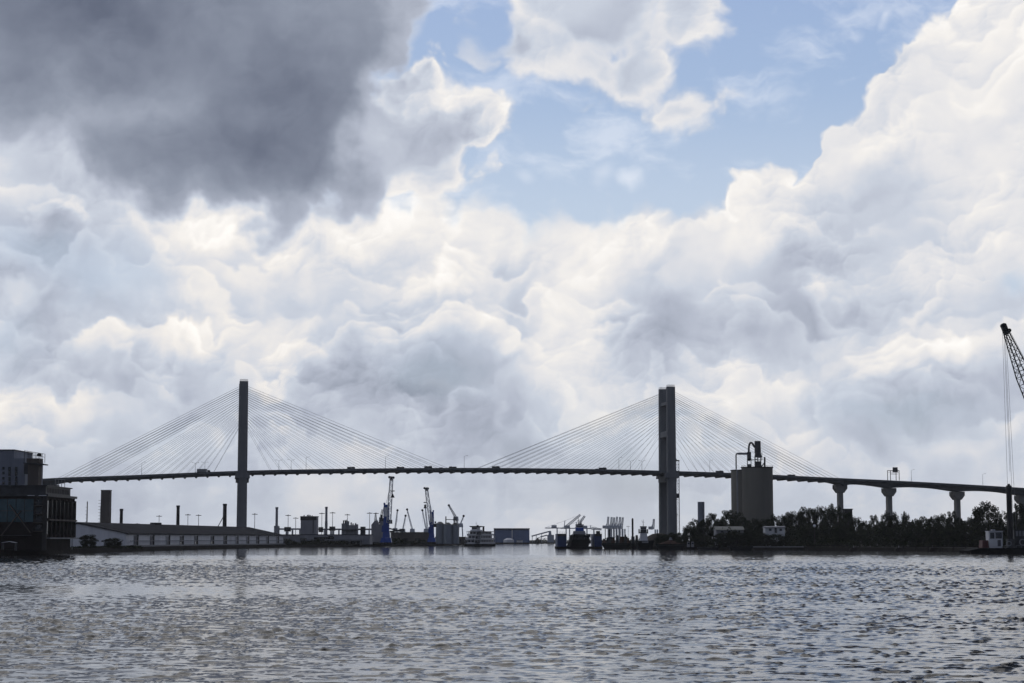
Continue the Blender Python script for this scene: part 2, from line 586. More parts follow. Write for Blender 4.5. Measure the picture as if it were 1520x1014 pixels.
M = dict(
    concrete=mat('concrete', (.19, .195, .205), .85, .22, .12, streak=True),
    pier=mat('pier_concrete', (.27, .26, .245), .85, .2, .2, streak=True),
    deck=mat('deck_concrete', (.13, .14, .15), .85, .25, .2),
    asphalt=mat('asphalt', (.05, .05, .05), .9, .2, .3),
    cable=mat('cable_sheath', (.24, .24, .25), .6, .1, .3),
    steel=mat('dark_steel', (.05, .052, .058), .6, .4, .4),
    galv=mat('galvanised_steel', (.30, .31, .32), .55, .2, .6),
    black=mat('black_steel', (.015, .015, .017), .6, .5, .4),
    rust=mat('rusty_steel', (.10, .052, .035), .85, .5, .3),
    red=mat('red_paint', (.09, .02, .022), .6, .3, .5),
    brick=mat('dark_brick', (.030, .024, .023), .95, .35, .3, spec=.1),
    umber=mat('brown_concrete', (.125, .105, .092), .9, .25, .2, streak=True),
    stack=mat('dark_stack', (.045, .042, .042), .9, .35, .3, streak=True),
    bluegrey=mat('grey_render', (.25, .27, .325), .85, .22, .2, streak=True),
    glass=mat('dark_glass', (.015, .02, .024), .15, .3, .3, spec=.6),
    teal=mat('teal_glass', (.028, .085, .105), .2, .35, .15, spec=.6),
    white=mat('white_paint', (.72, .72, .74), .6, .12, .2, streak=True),
    wall=mat('warehouse_wall', (.80, .80, .83), .8, .18, .12, streak=True),
    trimgrey=mat('grey_trim', (.28, .28, .30), .7, .2, .3),
    roof=mat('dark_metal_roof', (.032, .033, .04), .95, .3, .08, spec=.05),
    roofpale=mat('pale_roof', (.22, .22, .20), .7, .25, .2),
    door=mat('grey_door', (.13, .13, .15), .7, .3, .3),
    blue=mat('crane_blue', (.012, .07, .36), .5, .25, .3),
    boom=mat('boom_white', (.85, .86, .88), .5, .15, .3),
    cranegrey=mat('crane_grey', (.50, .53, .58), .6, .2, .3),
    silo=mat('silo_concrete', (.215, .20, .17), .9, .25, .05, streak=True),
    silogrey=mat('silo_steel', (.26, .29, .33), .6, .25, .15, streak=True),
    plant=mat('plant_cladding', (.36, .36, .39), .8, .22, .15, streak=True),
    shedblue=mat('shed_blue_cladding', (.15, .20, .34), .7, .2, .08, streak=True),
    dockblue=mat('dock_blue', (.022, .05, .15), .6, .35, .2, streak=True),
    hull=mat('black_hull', (.012, .012, .014), .9, .5, .3, spec=.08),
    timber=mat('dark_timber', (.035, .03, .027), .95, .4, .5, spec=.1),
    soil=mat('soil', (.035, .03, .024), 1, .4, .12, bump=.3),
    mound=mat('stockpile', (.085, .07, .055), 1, .4, .08, bump=.4),
    leaf=mat('foliage', (.040, .047, .022), .9, .45, .25, rgb2=(.014, .018, .009), spec=.1),
    leaf2=mat('pale_foliage', (.075, .082, .04), .85, .45, .3, rgb2=(.03, .036, .018), spec=.1),
    bark=mat('bark', (.05, .04, .032), .95, .4, .8),
    window=mat('window_glass', (.03, .035, .045), .12, .2, .5, spec=.6),
    lampglass=mat('lamp_glass', (.5, .5, .48), .3, .1, 1),
)

# ------------------------------------------------------------------ water: one sheet, fine near the viewer
def build_water():
    rng = np.random.default_rng(4)
    r = [4.0]
    while r[-1] < 700:
        r.append(r[-1] + max(.12, r[-1] * .0013) if r[-1] > 44 else r[-1] + 5)
    while r[-1] < 9000:
        r.append(r[-1] * 1.06)
    r = np.array(r)
    side = np.arange(R(20.6), R(34), .0022)
    fine = np.concatenate([-side[::-1], np.arange(-R(20.5), R(20.5), .0010), side])
    th = np.concatenate([np.arange(-math.pi, -R(36), R(5)), fine, np.arange(R(38), math.pi, R(5))])
    nr, nt = len(r), len(th)
    rr, tt = np.meshgrid(r, th, indexing='ij')
    x, y = rr * np.sin(tt), rr * np.cos(tt)
    # wind sea: many short sine trains round one heading, sharpened; dies out where the mesh gets coarse
    z = np.zeros_like(x)
    cell = np.maximum(.12, rr * .0013)
    gust = np.zeros_like(x)
    for k in range(9):
        L = rng.uniform(25, 120); a = rng.uniform(0, 2 * math.pi)
        gust += np.sin(2 * math.pi / L * (x * math.cos(a) * .6 + y * math.sin(a) * 1.0) + rng.uniform(0, 6.28))
    gust = np.clip(1 + gust * .10, .68, 1.45)
    dx = np.zeros_like(x); dy = np.zeros_like(x)
    # where the wind roughens the surface: patches a few metres across, stretched along the crests
    q = np.zeros_like(x)
    for k in range(12):
        L = .7 * (3.8 / .7) ** ((k + rng.random()) / 12)
        a = R(-95) + rng.normal(0, .7)
        q += np.sin(2 * math.pi / L * (math.cos(a) * x * .8 + math.sin(a) * y) + rng.uniform(0, 6.28))
    q = np.clip((q / math.sqrt(6) + .02) / 1.15, 0, 1)
    rough = q * q * (3 - 2 * q)
    rough *= 1 + .8 * np.clip((rr - 130) / 250, 0, 1)
    for N, La, Lb, amp, per_patch in ((36, 1.4, 5.5, .0019, False), (60, .28, 2.2, .0088, True)):
        for k in range(N):
            L = La * (Lb / La) ** ((k + rng.random()) / N)
            a = R(-97) + rng.normal(0, .5 if not per_patch else .65)
            A = amp * L * rng.uniform(.6, 1.35)
            kx, ky = 2 * math.pi / L * math.cos(a), 2 * math.pi / L * math.sin(a)
            ph = kx * x + ky * y + rng.uniform(0, 6.28)
            fade = np.clip((L / cell - .9) / 1.5, 0, 1) * A
            if per_patch:
                fade = fade * rough
            z += fade * np.cos(ph)
            sn = np.sin(ph) * .5
            dx -= fade * math.cos(a) * sn
            dy -= fade * math.sin(a) * sn
    # a slick of calmer water on the left, some distance out
    gust *= 1 - .8 * np.exp(-((x + 66) / 52) ** 2 - ((y - 232) / 52) ** 2)
    gust *= 1 - .6 * np.clip((rr - 400) / 220, 0, 1)
    z *= gust; dx *= gust; dy *= gust
    inner = np.clip((rr - 6) / 10, 0, 1) * np.clip((R(34) - np.abs(tt)) / R(3), 0, 1)
    x = x + dx * inner; y = y + dy * inner; z = z * inner
    co = np.stack([x, y, z], -1).reshape(-1, 3)
    i = np.arange(nr - 1)[:, None] * nt
    j = np.arange(nt)[None, :]
    j2 = (j + 1) % nt
    quads = np.stack(np.broadcast_arrays(i + j, i + nt + j, i + nt + j2, i + j2), -1).reshape(-1, 4)
    me = bpy.data.meshes.new('water')
    me.vertices.add(len(co)); me.vertices.foreach_set('co', co.ravel())
    me.loops.add(quads.size + nt); me.polygons.add(len(quads) + 1)
    loops = np.concatenate([quads.ravel(), np.arange(nt)])
    me.loops.foreach_set('vertex_index', loops)
    me.polygons.foreach_set('loop_start', np.concatenate([np.arange(len(quads)) * 4, [quads.size]]))
    me.polygons.foreach_set('use_smooth', np.ones(len(quads) + 1, bool))
    me.update(calc_edges=True)
    me.validate()
    m = bpy.data.materials.new('river_water')
    m.use_nodes = True
    t = m.node_tree
    p = t.nodes['Principled BSDF']
    p.inputs['Base Color'].default_value = (.024, .024, .024, 1)
    p.inputs['Roughness'].default_value = .07
    p.inputs['IOR'].default_value = 1.33
    tc = t.nodes.new('ShaderNodeTexCoord')
    hs = []
    for sc, det, k in ((4.5, 3, 1.0), (1.1, 3, 2.0)):
        n = t.nodes.new('ShaderNodeTexNoise')
        n.inputs['Scale'].default_value = sc
        n.inputs['Detail'].default_value = det
        n.inputs['Roughness'].default_value = .55
        t.links.new(tc.outputs['Object'], n.inputs['Vector'])
        mu = t.nodes.new('ShaderNodeMath'); mu.operation = 'MULTIPLY'; mu.inputs[1].default_value = k
        t.links.new(n.outputs['Fac'], mu.inputs[0])
        hs.append(mu)
    ad = t.nodes.new('ShaderNodeMath')
    t.links.new(hs[0].outputs[0], ad.inputs[0]); t.links.new(hs[1].outputs[0], ad.inputs[1])
    b = t.nodes.new('ShaderNodeBump')
    b.inputs['Strength'].default_value = 1.0
    b.inputs['Distance'].default_value = .006
    t.links.new(ad.outputs[0], b.inputs['Height'])
    t.links.new(b.outputs[0], p.inputs['Normal'])
    me.materials.append(m)
    o = bpy.data.objects.new('water', me)
    COL.objects.link(o)
    structure(o)


build_water()

rnd = random.Random(11)

# ------------------------------------------------------------------ land
def land(name, pts, z, m):
    n = len(pts)
    mb = MB()
    mb.add([(p[0], p[1], -1) for p in pts] + [(p[0], p[1], z) for p in pts],
           [tuple(range(n, 2 * n))] + [(i, (i + 1) % n, n + (i + 1) % n, n + i) for i in range(n)])
    return structure(mb.build(name, m))


LSH = [shore(*q) for q in ((-90, 828), (0, 824.4), (100, 821.4), (200, 818), (300, 815), (420, 812.4), (560, 811), (650, 810), (700, 809), (740, 807.6), (900, 806.5))]
RSH = [shore(*q) for q in ((1700, 821.5), (1520, 819.5), (1400, 818), (1200, 816.6), (1085, 816), (985, 815), (930, 814.4), (905, 811), (885, 808.2), (880, 806.6))]
lpts = [(p.x, p.y) for p in LSH] + [(350, 3300), (350, 6400), (-3800, 6400), (-3800, 640)]
rpts = [(p.x, p.y) for p in RSH] + [(380, 3000), (3800, 3000), (3800, 780)]
land('ground', lpts, 1.7, M['soil'])
land('ground', rpts, 1.7, M['soil'])


def bank_line(pts, z0, z1, w, m, name, label, cat):
    mb = MB()
    for a, b in zip(pts, pts[1:]):
        mb.bar((a[0], a[1] - .6, (z0 + z1) / 2), (b[0], b[1] - .6, (z0 + z1) / 2), w, z1 - z0)
    return tag(mb.build(name, m), label, cat)


bank_line([(p.x, p.y) for p in LSH[:6]], -1, 2.1, 1.4, M['timber'], 'quay_wall', 'low dark quay wall along the left bank in front of the long warehouse', 'quay')

# ------------------------------------------------------------------ the cable stayed bridge
BX, BY, BTH = -207.18, 1454.77, 0.157116
BC, BS = math.cos(BTH), math.sin(BTH)


def on_bridge(px, w=0.0):
    """distance along the bridge of photo column px"""
    lo, hi = -400.0, 900.0
    for _ in range(50):
        s = (lo + hi) / 2
        X_, Y_ = BX + s * BC - w * BS, BY + s * BS + w * BC
        q = 760 + FPX * X_ / (Y_ * CP + 48 * SP)
        lo, hi = (s, hi) if q < px else (lo, s)
    return s


def bridge_z(px, py):
    s = on_bridge(px)
    return at(px, py, BY + s * BS).z


PROFILE = [(on_bridge(px), bridge_z(px, py) - 1.0) for px, py in
           ((-60, 722), (62, 711.5), (200, 706), (361, 699.6), (520, 696.6), (680, 695.4), (840, 696.6), (988, 699.8), (1100, 703.6), (1245, 710.6), (1319, 714), (1420, 719.4), (1520, 725.4), (1640, 733), (1760, 741))]


def deck_z(s):
    P = PROFILE
    for i in range(len(P) - 1):
        if s <= P[i + 1][0] or i == len(P) - 2:
            a, b = P[i], P[i + 1]
            t = (s - a[0]) / (b[0] - a[0])
            p0 = P[max(i - 1, 0)]; p3 = P[min(i + 2, len(P) - 1)]
            m0 = (b[1] - p0[1]) / (b[0] - p0[0]); m1 = (p3[1] - a[1]) / (p3[0] - a[0])
            h = b[0] - a[0]
            t2, t3 = t * t, t * t * t
            return (2 * t3 - 3 * t2 + 1) * a[1] + (t3 - 2 * t2 + t) * h * m0 + (-2 * t3 + 3 * t2) * b[1] + (t3 - t2) * h * m1


bridge = thing('cable_stayed_bridge', 'long grey cable stayed road bridge with two tall towers spanning the river', 'bridge', (BX, BY, 0), BTH)
S_L = on_bridge(79)
S_P = [on_bridge(q) for q in (1246.5, 1319, 1420, 1516, 1612, 1705)]
PIERS = [S_L - 50, S_L] + S_P


def haunch(s):
    h = 0
    for p in PIERS:
        lim = 15 if p in (S_L, S_P[0]) else 24
        if p == S_L and s > p or p == S_P[0] and s < p:
            lim = 13
        d = abs(s - p)
        if d < lim:
            h = max(h, 2.0 * (1 - d / lim) ** 1.6)
    return h


mb = MB()
S0, S1 = S_L - 100, S_P[-1] + 30
ss = np.arange(S0, S1, 3.0)
vs, fs = [], []
for i, s in enumerate(ss):
    z = deck_z(s)
    side = s < S_L or s > S_P[0]
    dpt = (2.9 if side else 1.9) + haunch(s)
    wb = 9.0 if side else 11.0
    vs += [(s, -12.2, z), (s, -12.2, z - .7), (s, -wb, z - .9), (s, -wb + .6, z - dpt), (s, wb - .6, z - dpt), (s, wb, z - .9), (s, 12.2, z - .7), (s, 12.2, z)]
    if i:
        o = i * 8
        fs += [(o - 8 + k, o - 8 + (k + 1) % 8, o + (k + 1) % 8, o + k) for k in range(8)]
mb.add(vs, fs)
deck = mb.build('deck', M['deck'], bridge)
mb = MB()
for a, b in zip(ss, ss[1:]):
    mb.add([(a, -11.4, deck_z(a) + .012), (b, -11.4, deck_z(b) + .012), (b, 11.4, deck_z(b) + .012), (a, 11.4, deck_z(a) + .012)], [(0, 1, 2, 3)])
mb.build('road_surface', M['asphalt'], deck)
for sgn in (-1, 1):
    mb = MB()
    for a, b in zip(ss, ss[1:]):
        mb.add([(q, sgn * 11.95 + e, deck_z(q) + h) for q in (a, b) for e, h in ((-.2, .01), (.2, .01), (.12, 1.0), (-.12, 1.0))],
               [(0, 1, 5, 4), (1, 2, 6, 5), (2, 3, 7, 6), (3, 0, 4, 7)])
    mb.build('parapet', M['deck'], deck)
fb = None
s = S_L + 12
while s < S_P[0] - 6:
    if min(abs(s), abs(s - 335)) > 6:
        z = deck_z(s)
        m_ = MB().box(s - .55, s + .55, -11.3, 11.3, z - 2.75, z - 1.85, top=(-.5, -.4))
        m_.build('floor_beam', M['deck'], deck)
    s += 8.6

TOP = 126.0
for k, ts in enumerate((0.0, 335.0)):
    tw = MB()
    zd = deck_z(ts)
    tower = MB().box(ts - 4.9, ts + 4.9, -10.8, 10.8, zd - 7.6, zd - 2.9).build('tower', M['concrete'], bridge)
    for sg in (-1, 1):
        lg = MB()
        # leg: slim above the deck, wider toward the footing
        prof = [(-2.0, 3.7), (30, 3.6), (zd - 2, 3.5), (zd + 24, 3.45), (TOP, 3.25)]
        cy = [13.6, 13.5, 13.3, 13.2, 13.0]
        vs, fs = [], []
        for i, ((z, hwid), c) in enumerate(zip(prof, cy)):
            ht_ = 2.5 - .35 * i / 4
            c *= sg
            ch = .5
            vs += [(ts - hwid + ch, c - ht_, z), (ts + hwid - ch, c - ht_, z), (ts + hwid, c - ht_ + ch, z), (ts + hwid, c + ht_ - ch, z),
                   (ts + hwid - ch, c + ht_, z), (ts - hwid + ch, c + ht_, z), (ts - hwid, c + ht_ - ch, z), (ts - hwid, c - ht_ + ch, z)]
            if i:
                o = i * 8
                fs += [(o - 8 + q, o - 8 + (q + 1) % 8, o + (q + 1) % 8, o + q) for q in range(8)]
        fs += [tuple(range(7, -1, -1)), tuple(range(len(vs) - 8, len(vs)))]
        lg.add(vs, fs)
        lg.build('leg', M['concrete'], tower)
        mb = MB()
        for q in range(8):
            xx = ts - 2.9 + q * 5.8 / 7
            for yy in (-1.8, 1.8):
                mb.bar((xx, sg * 13 + yy, TOP), (xx, sg * 13 + yy, TOP + 1.5), .14)
        for yy in (-1.8, 1.8):
            for h in (.8, 1.45):
                mb.bar((ts - 3.0, sg * 13 + yy, TOP + h), (ts + 3.0, sg * 13 + yy, TOP + h), .1)
        mb.build('railing', M['steel'], tower)
        MB().box(ts - 5.6, ts + 5.6, sg * 13.3 - 3.1, sg * 13.3 + 3.1, zd - 4.6, zd - .6, top=(.5, .2)).build('corbel', M['concrete'], tower)
        MB().box(ts - 6.8, ts + 6.8, sg * 13.6 - 5, sg * 13.6 + 5, -2, 3.4, top=(.5, .5)).build('footing', M['pier'], tower)
    MB().box(ts - 3.2, ts + 3.2, -10.8, 10.8, 86.5, 91, top=(.2, 0)).build('crossbeam', M['concrete'], tower)
    MB().box(ts - 2.6, ts + 2.6, -10.8, 10.8, 112, 114.5, top=(.2, 0)).build('crossbeam', M['concrete'], tower)

NC = 18
far_extra = MB()
for ts, end in ((0, S_L + 4), (0, 158), (335, 335 - 154), (335, S_P[0] - 4)):
    sgn = 1 if end > ts else -1
    for i in range(NC):
        f = i / (NC - 1)
        s = ts + sgn * 22 + (end - ts - sgn * 22) * f
        if i >= NC - 6 and abs(end - ts) < 156 and (end < 0 or end > 400):
            s = end - sgn * (NC - 1 - i) * 5.0
        zt = 91 + (TOP - 4 - 91) * f ** .85
        for side in (-1, 1):
            p0 = (s, side * 11.6, deck_z(s) + .6)
            p1 = (ts + sgn * 3.2, side * 12.9, zt)
            if side == -1 or i >= NC - 7:
                MB().cyl(p0, p1, .105 if i >= NC - 6 else .08, n=5, caps=False).build('stay_cable', M['cable'], bridge)
            else:
                far_extra.cyl(p0, p1, .08, n=5, caps=False)
o = far_extra.build('inner_stay_cables', M['cable'], bridge)
o['kind'] = 'stuff'

for p in PIERS:
    zt = deck_z(p) - (2.9 + 2.0) + .02
    if p in (S_L, S_P[0]):
        zt = deck_z(p) - 3.9
    pr = MB().prism([(-2.0, -2), (2.0, -2), (1.8, zt - 6), (-1.8, zt - 6)], 'y', -2.6, 2.6)
    pr.v = [(a + p, b, c) for a, b, c in pr.v]
    pier = pr.build('pier', M['pier'], bridge)
    cp = MB().prism([(-1.82, zt - 6.6), (1.82, zt - 6.6), (4.3, zt - 3.3), (4.5, zt - 3.3), (4.5, zt), (-4.5, zt), (-4.5, zt - 3.3), (-4.3, zt - 3.3)], 'y', -5.4, 5.4)
    cp.v = [(a + p, b, c) for a, b, c in cp.v]
    cp.build('cap', M['pier'], pier)


def bpoint(s, w, z):
    return Vector((BX + s * BC - w * BS, BY + s * BS + w * BC, z))


# lamps on the deck
def make_lamp(h, arms):
    t = thing('street_lamp', 'x', 'street lamp')
    MB().cyl((0, 0, 0), (0, 0, h), .16, .09, n=6).build('pole', M['galv'], t)
    for a in arms:
        MB().path([(0, 0, h - .5), (a * .9, 0, h + .35), (a * 2.3, 0, h + .6)], .07, n=5).build('arm', M['galv'], t)
        MB().box(a * 2.3 - .5, a * 2.3 + .5, -.2, .2, h + .5, h + .72, top=(.1, .05)).build('lamp_head', M['steel'], t)
    return t


lampA, lampB = make_lamp(9.0, (1,)), make_lamp(7.0, (-1, 1))
LAMPS = [
    (211, 0, 'thin single arm lamp post on the deck between the left abutment and left tower'),
    (290, 1, 'twin arm lamp post on the deck, leftmost of the pair beside the trailer lorry'),
    (304, 1, 'twin arm lamp post on the deck right above the trailer lorry'),
    (413, 1, 'twin arm lamp post on the deck first to the right of the left tower'),
    (431, 1, 'twin arm lamp post on the deck second to the right of the left tower'),
    (453, 0, 'thin single arm lamp post on the deck just right of the twin lamps'),
    (570, 0, 'thin single arm lamp post on the deck above the taller blue crane'),
    (686, 0, 'thin single arm lamp post on the deck at the middle of the main span'),
    (914, 0, 'thin single arm lamp post on the deck above the row of raised booms'),
    (931, 1, 'twin arm lamp post on the deck, farther one left of the right tower'),
    (948, 1, 'twin arm lamp post on the deck nearest to the left of the right tower'),
    (1048, 0, 'thin single arm lamp post on the deck between right tower and silo'),
    (1345, 0, 'thin single arm lamp post on the deck right of the sign gantry'),
    (1450, 0, 'thin single arm lamp post on the deck above the large round tree'),
]
usedA = usedB = False
for px, kind, lab in LAMPS:
    s = on_bridge(px)
    loc = bpoint(s, -11.95, deck_z(s) + 1.0)
    if kind:
        if usedB:
            dup(lampB, loc, BTH, lab, 'lamps on the bridge deck')
        else:
            lampB.location = loc; lampB.rotation_euler.z = BTH; lampB['label'] = lab; lampB['group'] = 'lamps on the bridge deck'; usedB = True
    else:
        if usedA:
            dup(lampA, loc, BTH, lab, 'lamps on the bridge deck')
        else:
            lampA.location = loc; lampA.rotation_euler.z = BTH; lampA['label'] = lab; lampA['group'] = 'lamps on the bridge deck'; usedA = True


# traffic on the deck
def make_truck(long):
    t = thing('articulated_lorry' if long else 'box_van', 'x', 'lorry' if long else 'van')
    L = 7.5 if long else 3.4
    MB().box(-L, 0, -1.25, 1.25, 1.15, 3.5 if long else 2.5).build('cargo_box', M['galv'] if long else M['steel'], t)
    cab = MB().prism([(.25, .5), (2.6, .5), (2.6, 1.7), (2.2, 2.6), (.25, 2.7)], 'y', -1.2, 1.2).build('cab', M['steel'], t)
    MB().box(2.2, 2.64, -1.05, 1.05, 1.6, 2.3, top=(.12, 0)).build('windscreen', M['window'], cab)
    MB().box(-L, 2.4, -.5, .5, .75, 1.13).build('chassis', M['black'], t)
    for xx in ((1.6, -.8, -L + 1.2, -L + 2.6) if long else (1.6, -L + 1)):
        for yy in (-1.05, 1.05):
            MB().cyl((xx, yy - .15, .52), (xx, yy + .15, .52), .52, n=10).build('wheel', M['black'], t)
    return t


def make_car():
    t = thing('car', 'x', 'car')
    body = MB().prism([(-2.2, .35), (2.2, .35), (2.25, .8), (1.3, 1.0), (.6, 1.55), (-1.3, 1.55), (-2.0, 1.05), (-2.25, .95)], 'y', -.9, .9).build('body', M['steel'], t)
    MB().prism([(1.15, 1.05), (.58, 1.48), (-1.25, 1.48), (-1.75, 1.05)], 'y', -.91, .91).build('window', M['window'], body)
    for xx in (-1.4, 1.4):
        for yy in (-.8, .8):
            MB().cyl((xx, yy - .12, .34), (xx, yy + .12, .34), .34, n=10).build('wheel', M['black'], t)
    return t


lorry, van, car = make_truck(True), make_truck(False), make_car()
first = {}
for px, proto, lab, w in (
        (307, lorry, 'lorry with a long pale trailer on the deck left of the left tower', -6),
        (521, van, 'small box van on the deck between left tower and taller blue crane', -6),
        (594, van, 'small box van on the deck just right above the taller blue crane', 4),
        (635, van, 'small box van on the deck directly above the shorter blue crane', -6),
        (654, car, 'car on the deck just right of the van above the shorter blue crane', -6),
        (672, van, 'small box van on the deck above the grey silo cluster', 4),
        (735, van, 'small box van on the deck right of midspan above the moored riverboat', -6),
        (884, car, 'car on the deck above the floating dock', -6),
        (893, van, 'small box van on the deck above the thin black piles', -6),
        (1066, van, 'small box van on the deck just left of the concrete silo', -6),
        (1176, van, 'small box van on the deck between concrete silo and flared pier', 4),
        (930, car, 'car on the deck just left of the right tower', 4)):
    s = on_bridge(px)
    loc = bpoint(s, w, deck_z(s) + .02)
    rz = BTH if w < 0 else BTH + math.pi
    if proto in first:
        dup(proto, loc, rz, lab, 'traffic crossing the bridge')
    else:
        first[proto] = 1
        proto.location = loc; proto.rotation_euler.z = rz; proto['label'] = lab; proto['group'] = 'traffic crossing the bridge'

# overhead sign gantry on the approach
sA, sB = on_bridge(1310), on_bridge(1327)
sm = (sA + sB) / 2
zg = deck_z(sm) + 1.0
g = thing('sign_gantry', 'steel portal frame carrying a dark sign panel on the right approach deck', 'sign gantry', bpoint(sm, 0, zg), BTH)
hw_ = (sB - sA) / 2
for xx in (-hw_, -hw_ + 2.4, hw_ - 2.6, hw_):
    MB().bar((xx, -11.9, 0), (xx, -11.9, 7.6), .42).build('post', M['steel'], g)
MB().box(-hw_ - .2, hw_ + .2, -12.2, -11.6, 7.62, 8.15).bar((-hw_, -11.9, 6.4), (hw_, -11.9, 6.4), .16).build('beam', M['steel'], g)
sg_ = MB().box(-.8, 3.6, -12.6, -12.25, 6.6, 10.6, top=(.15, 0)).build('sign_panel', M['steel'], g)
MB().box(-2.2, 3.2, -12.8, -12.2, 5.0, 5.4).build('walkway', M['steel'], g)

# lattice hoist mast beside the right tower
pm = at(1006.3, 790, bpoint(344, -12, 0).y)
hm_ = thing('hoist_mast', 'thin lattice hoist mast standing against the right bridge tower', 'hoist mast', (pm.x, pm.y, 0))
MB().lattice((0, 0, 1.7), (0, 0, 67), 2.6, 2.6, 26, .13, side=Vector((1, 0, 0)), rd=.08).build('mast', M['steel'], hm_)
MB().box(-4.6, 1.6, -1.6, 1.6, 67.05, 68.0).box(-3, -.4, -1.2, 1.2, 68.05, 69.4, top=(.6, .2)).build('top_platform', M['steel'], hm_)
for zz in (25, 37, 58):
    MB().bar((-4.2, 0, zz), (0, 0, zz), .6).build('wall_tie', M['steel'], hm_)
MB().box(-1.1, 1.0, -3.3, -1.5, 38, 41.5, top=(.1, .1)).build('cage', M['steel'], hm_)

# ------------------------------------------------------------------ left bank: the old power station
PX0 = at(67, 800, 712).x
dk = thing('power_station', 'dark brick and glass riverside building with tall bays at the far left', 'building', (PX0, 712, 1.7))
H = 20.2
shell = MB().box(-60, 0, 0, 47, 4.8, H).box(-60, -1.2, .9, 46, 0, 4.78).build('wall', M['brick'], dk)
for k in range(7):
    y0 = 1.2 + k * 6.55
    MB().box(-.12, .06, y0, y0 + 4.3, 12.2, 18.7).build('window', M['glass'], shell)
    MB().box(-.12, .06, y0, y0 + 4.3, 6.0, 10.9).build('window', M['glass'], shell)
    MB().box(.002, .75, y0 + 4.5, y0 + 6.2, 4.85, H - .9, top=(.1, .1)).build('pilaster', M['brick'], shell)
MB().box(.78, 1.25, .5, 46.5, 11.15, 11.75).build('ledge', M['umber'], dk)
MB().box(.01, 1.9, .5, 46.5, 4.3, 4.79).build('canopy', M['trimgrey'], dk)
MB().box(-60.4, .8, -.5, 47.5, H + .003, H + .9).build('cornice', M['steel'], dk)
fg = MB().box(-17.5, -4.6, -.25, -.02, 10.6, 19.2).build('glass_wall', M['teal'], dk)
mb = MB()
for xx in (-14.4, -11.2, -8.0):
    mb.bar((xx, -.36, 10.6), (xx, -.36, 19.2), .16)
mb.bar((-17.5, -.36, 14.8), (-4.6, -.36, 14.8), .16)
mb.build('mullion', M['steel'], fg)
MB().bar((-16.4, -.62, 5.4), (-9.2, -.62, 14.8), .42).build('brace', M['umber'], dk)
MB().bar((-5.4, -.64, 6.6), (-13.6, -.64, 17.2), .42).build('brace', M['umber'], dk)
MB().bar((-18, -.64, 5.6), (-5, -.64, 5.6), .3).build('brace', M['steel'], dk)
for zz in (7, 10.2, 13.4, 16.6):
    b_ = MB().box(-4.2, -.9, -2.0, -.02, zz, zz + .25).build('balcony', M['umber'], dk)
    m_ = MB()
    for q in range(8):
        m_.bar((-4.1 + q * .44, -1.95, zz + .26), (-4.1 + q * .44, -1.95, zz + 1.25), .05)
    m_.bar((-4.2, -1.95, zz + 1.28), (-.9, -1.95, zz + 1.28), .08)
    m_.build('railing', M['steel'], b_)
    MB().box(-3.6, -1.4, -.1, .02, zz + .3, zz + 2.6).build('door', M['glass'], dk)
MB().box(-1.0, .6, -.9, .001, .01, H - .05).build('corner_pier', M['stack'], dk)
for a_, b_ in ((-6.8, -4.2), (-2.6, .2)):
    MB().box(a_, b_, -.95, -.52, H + .15, H + .42).build('roof_edge_light', M['white'], dk)
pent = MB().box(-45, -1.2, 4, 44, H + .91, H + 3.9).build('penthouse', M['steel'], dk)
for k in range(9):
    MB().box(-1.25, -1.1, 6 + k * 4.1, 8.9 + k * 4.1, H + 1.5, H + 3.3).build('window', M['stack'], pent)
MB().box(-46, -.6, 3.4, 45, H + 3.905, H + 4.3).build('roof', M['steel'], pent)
fr = MB()
for k in range(4):
    fr.bar((-4.0 + .55 * k, 30 + 3 * k, H + 4.31), (-4.0 + .55 * k, 30 + 3 * k, H + 7.4), .2)
fr.bar((-4.0, 30, H + 7.4), (-2.3, 39, H + 7.4), .2).bar((-4.0, 30, H + 5.9), (-2.3, 39, H + 5.9), .12)
fr.build('roof_frame', M['galv'], dk)

tb = thing('tower_block', 'grey rendered windowless upper block with a stepped roofline behind the dark building', 'building', (at(37, 700, 731).x, 731, 1.7))
zt1, zt2 = at(30, 680.5, 731).z - 1.7, at(10, 668.5, 731).z - 1.7
w1 = MB().box(-50, 0, .2, 28, 0, zt1).build('wall', M['bluegrey'], tb)
up = MB().box(-50, at(20, 700, 731).x - tb.location.x, .2, 28, zt1 + .002, zt2).build('upper_storey', M['bluegrey'], tb)
MB().box(-50, at(21, 700, 731).x - tb.location.x, -.1, 28.3, zt2 + .002, zt2 + .35).build('coping', M['steel'], up)
for c, px in enumerate((5, 14, 24)):
    for r_, py in enumerate((695, 702, 710, 717)):
        q = at(px, py, 731)
        MB().box(q.x - tb.location.x - .45, q.x - tb.location.x + .45, -.03, .22, q.z - 1.7 - (.55 if c == 0 else 1.2), q.z - 1.7 + .5).build('window', M['glass'], w1)
MB().box(-50, .4, -.35, .18, at(10, 722, 731).z - 2.2, at(10, 721, 731).z - 1.9).build('ledge', M['trimgrey'], tb)

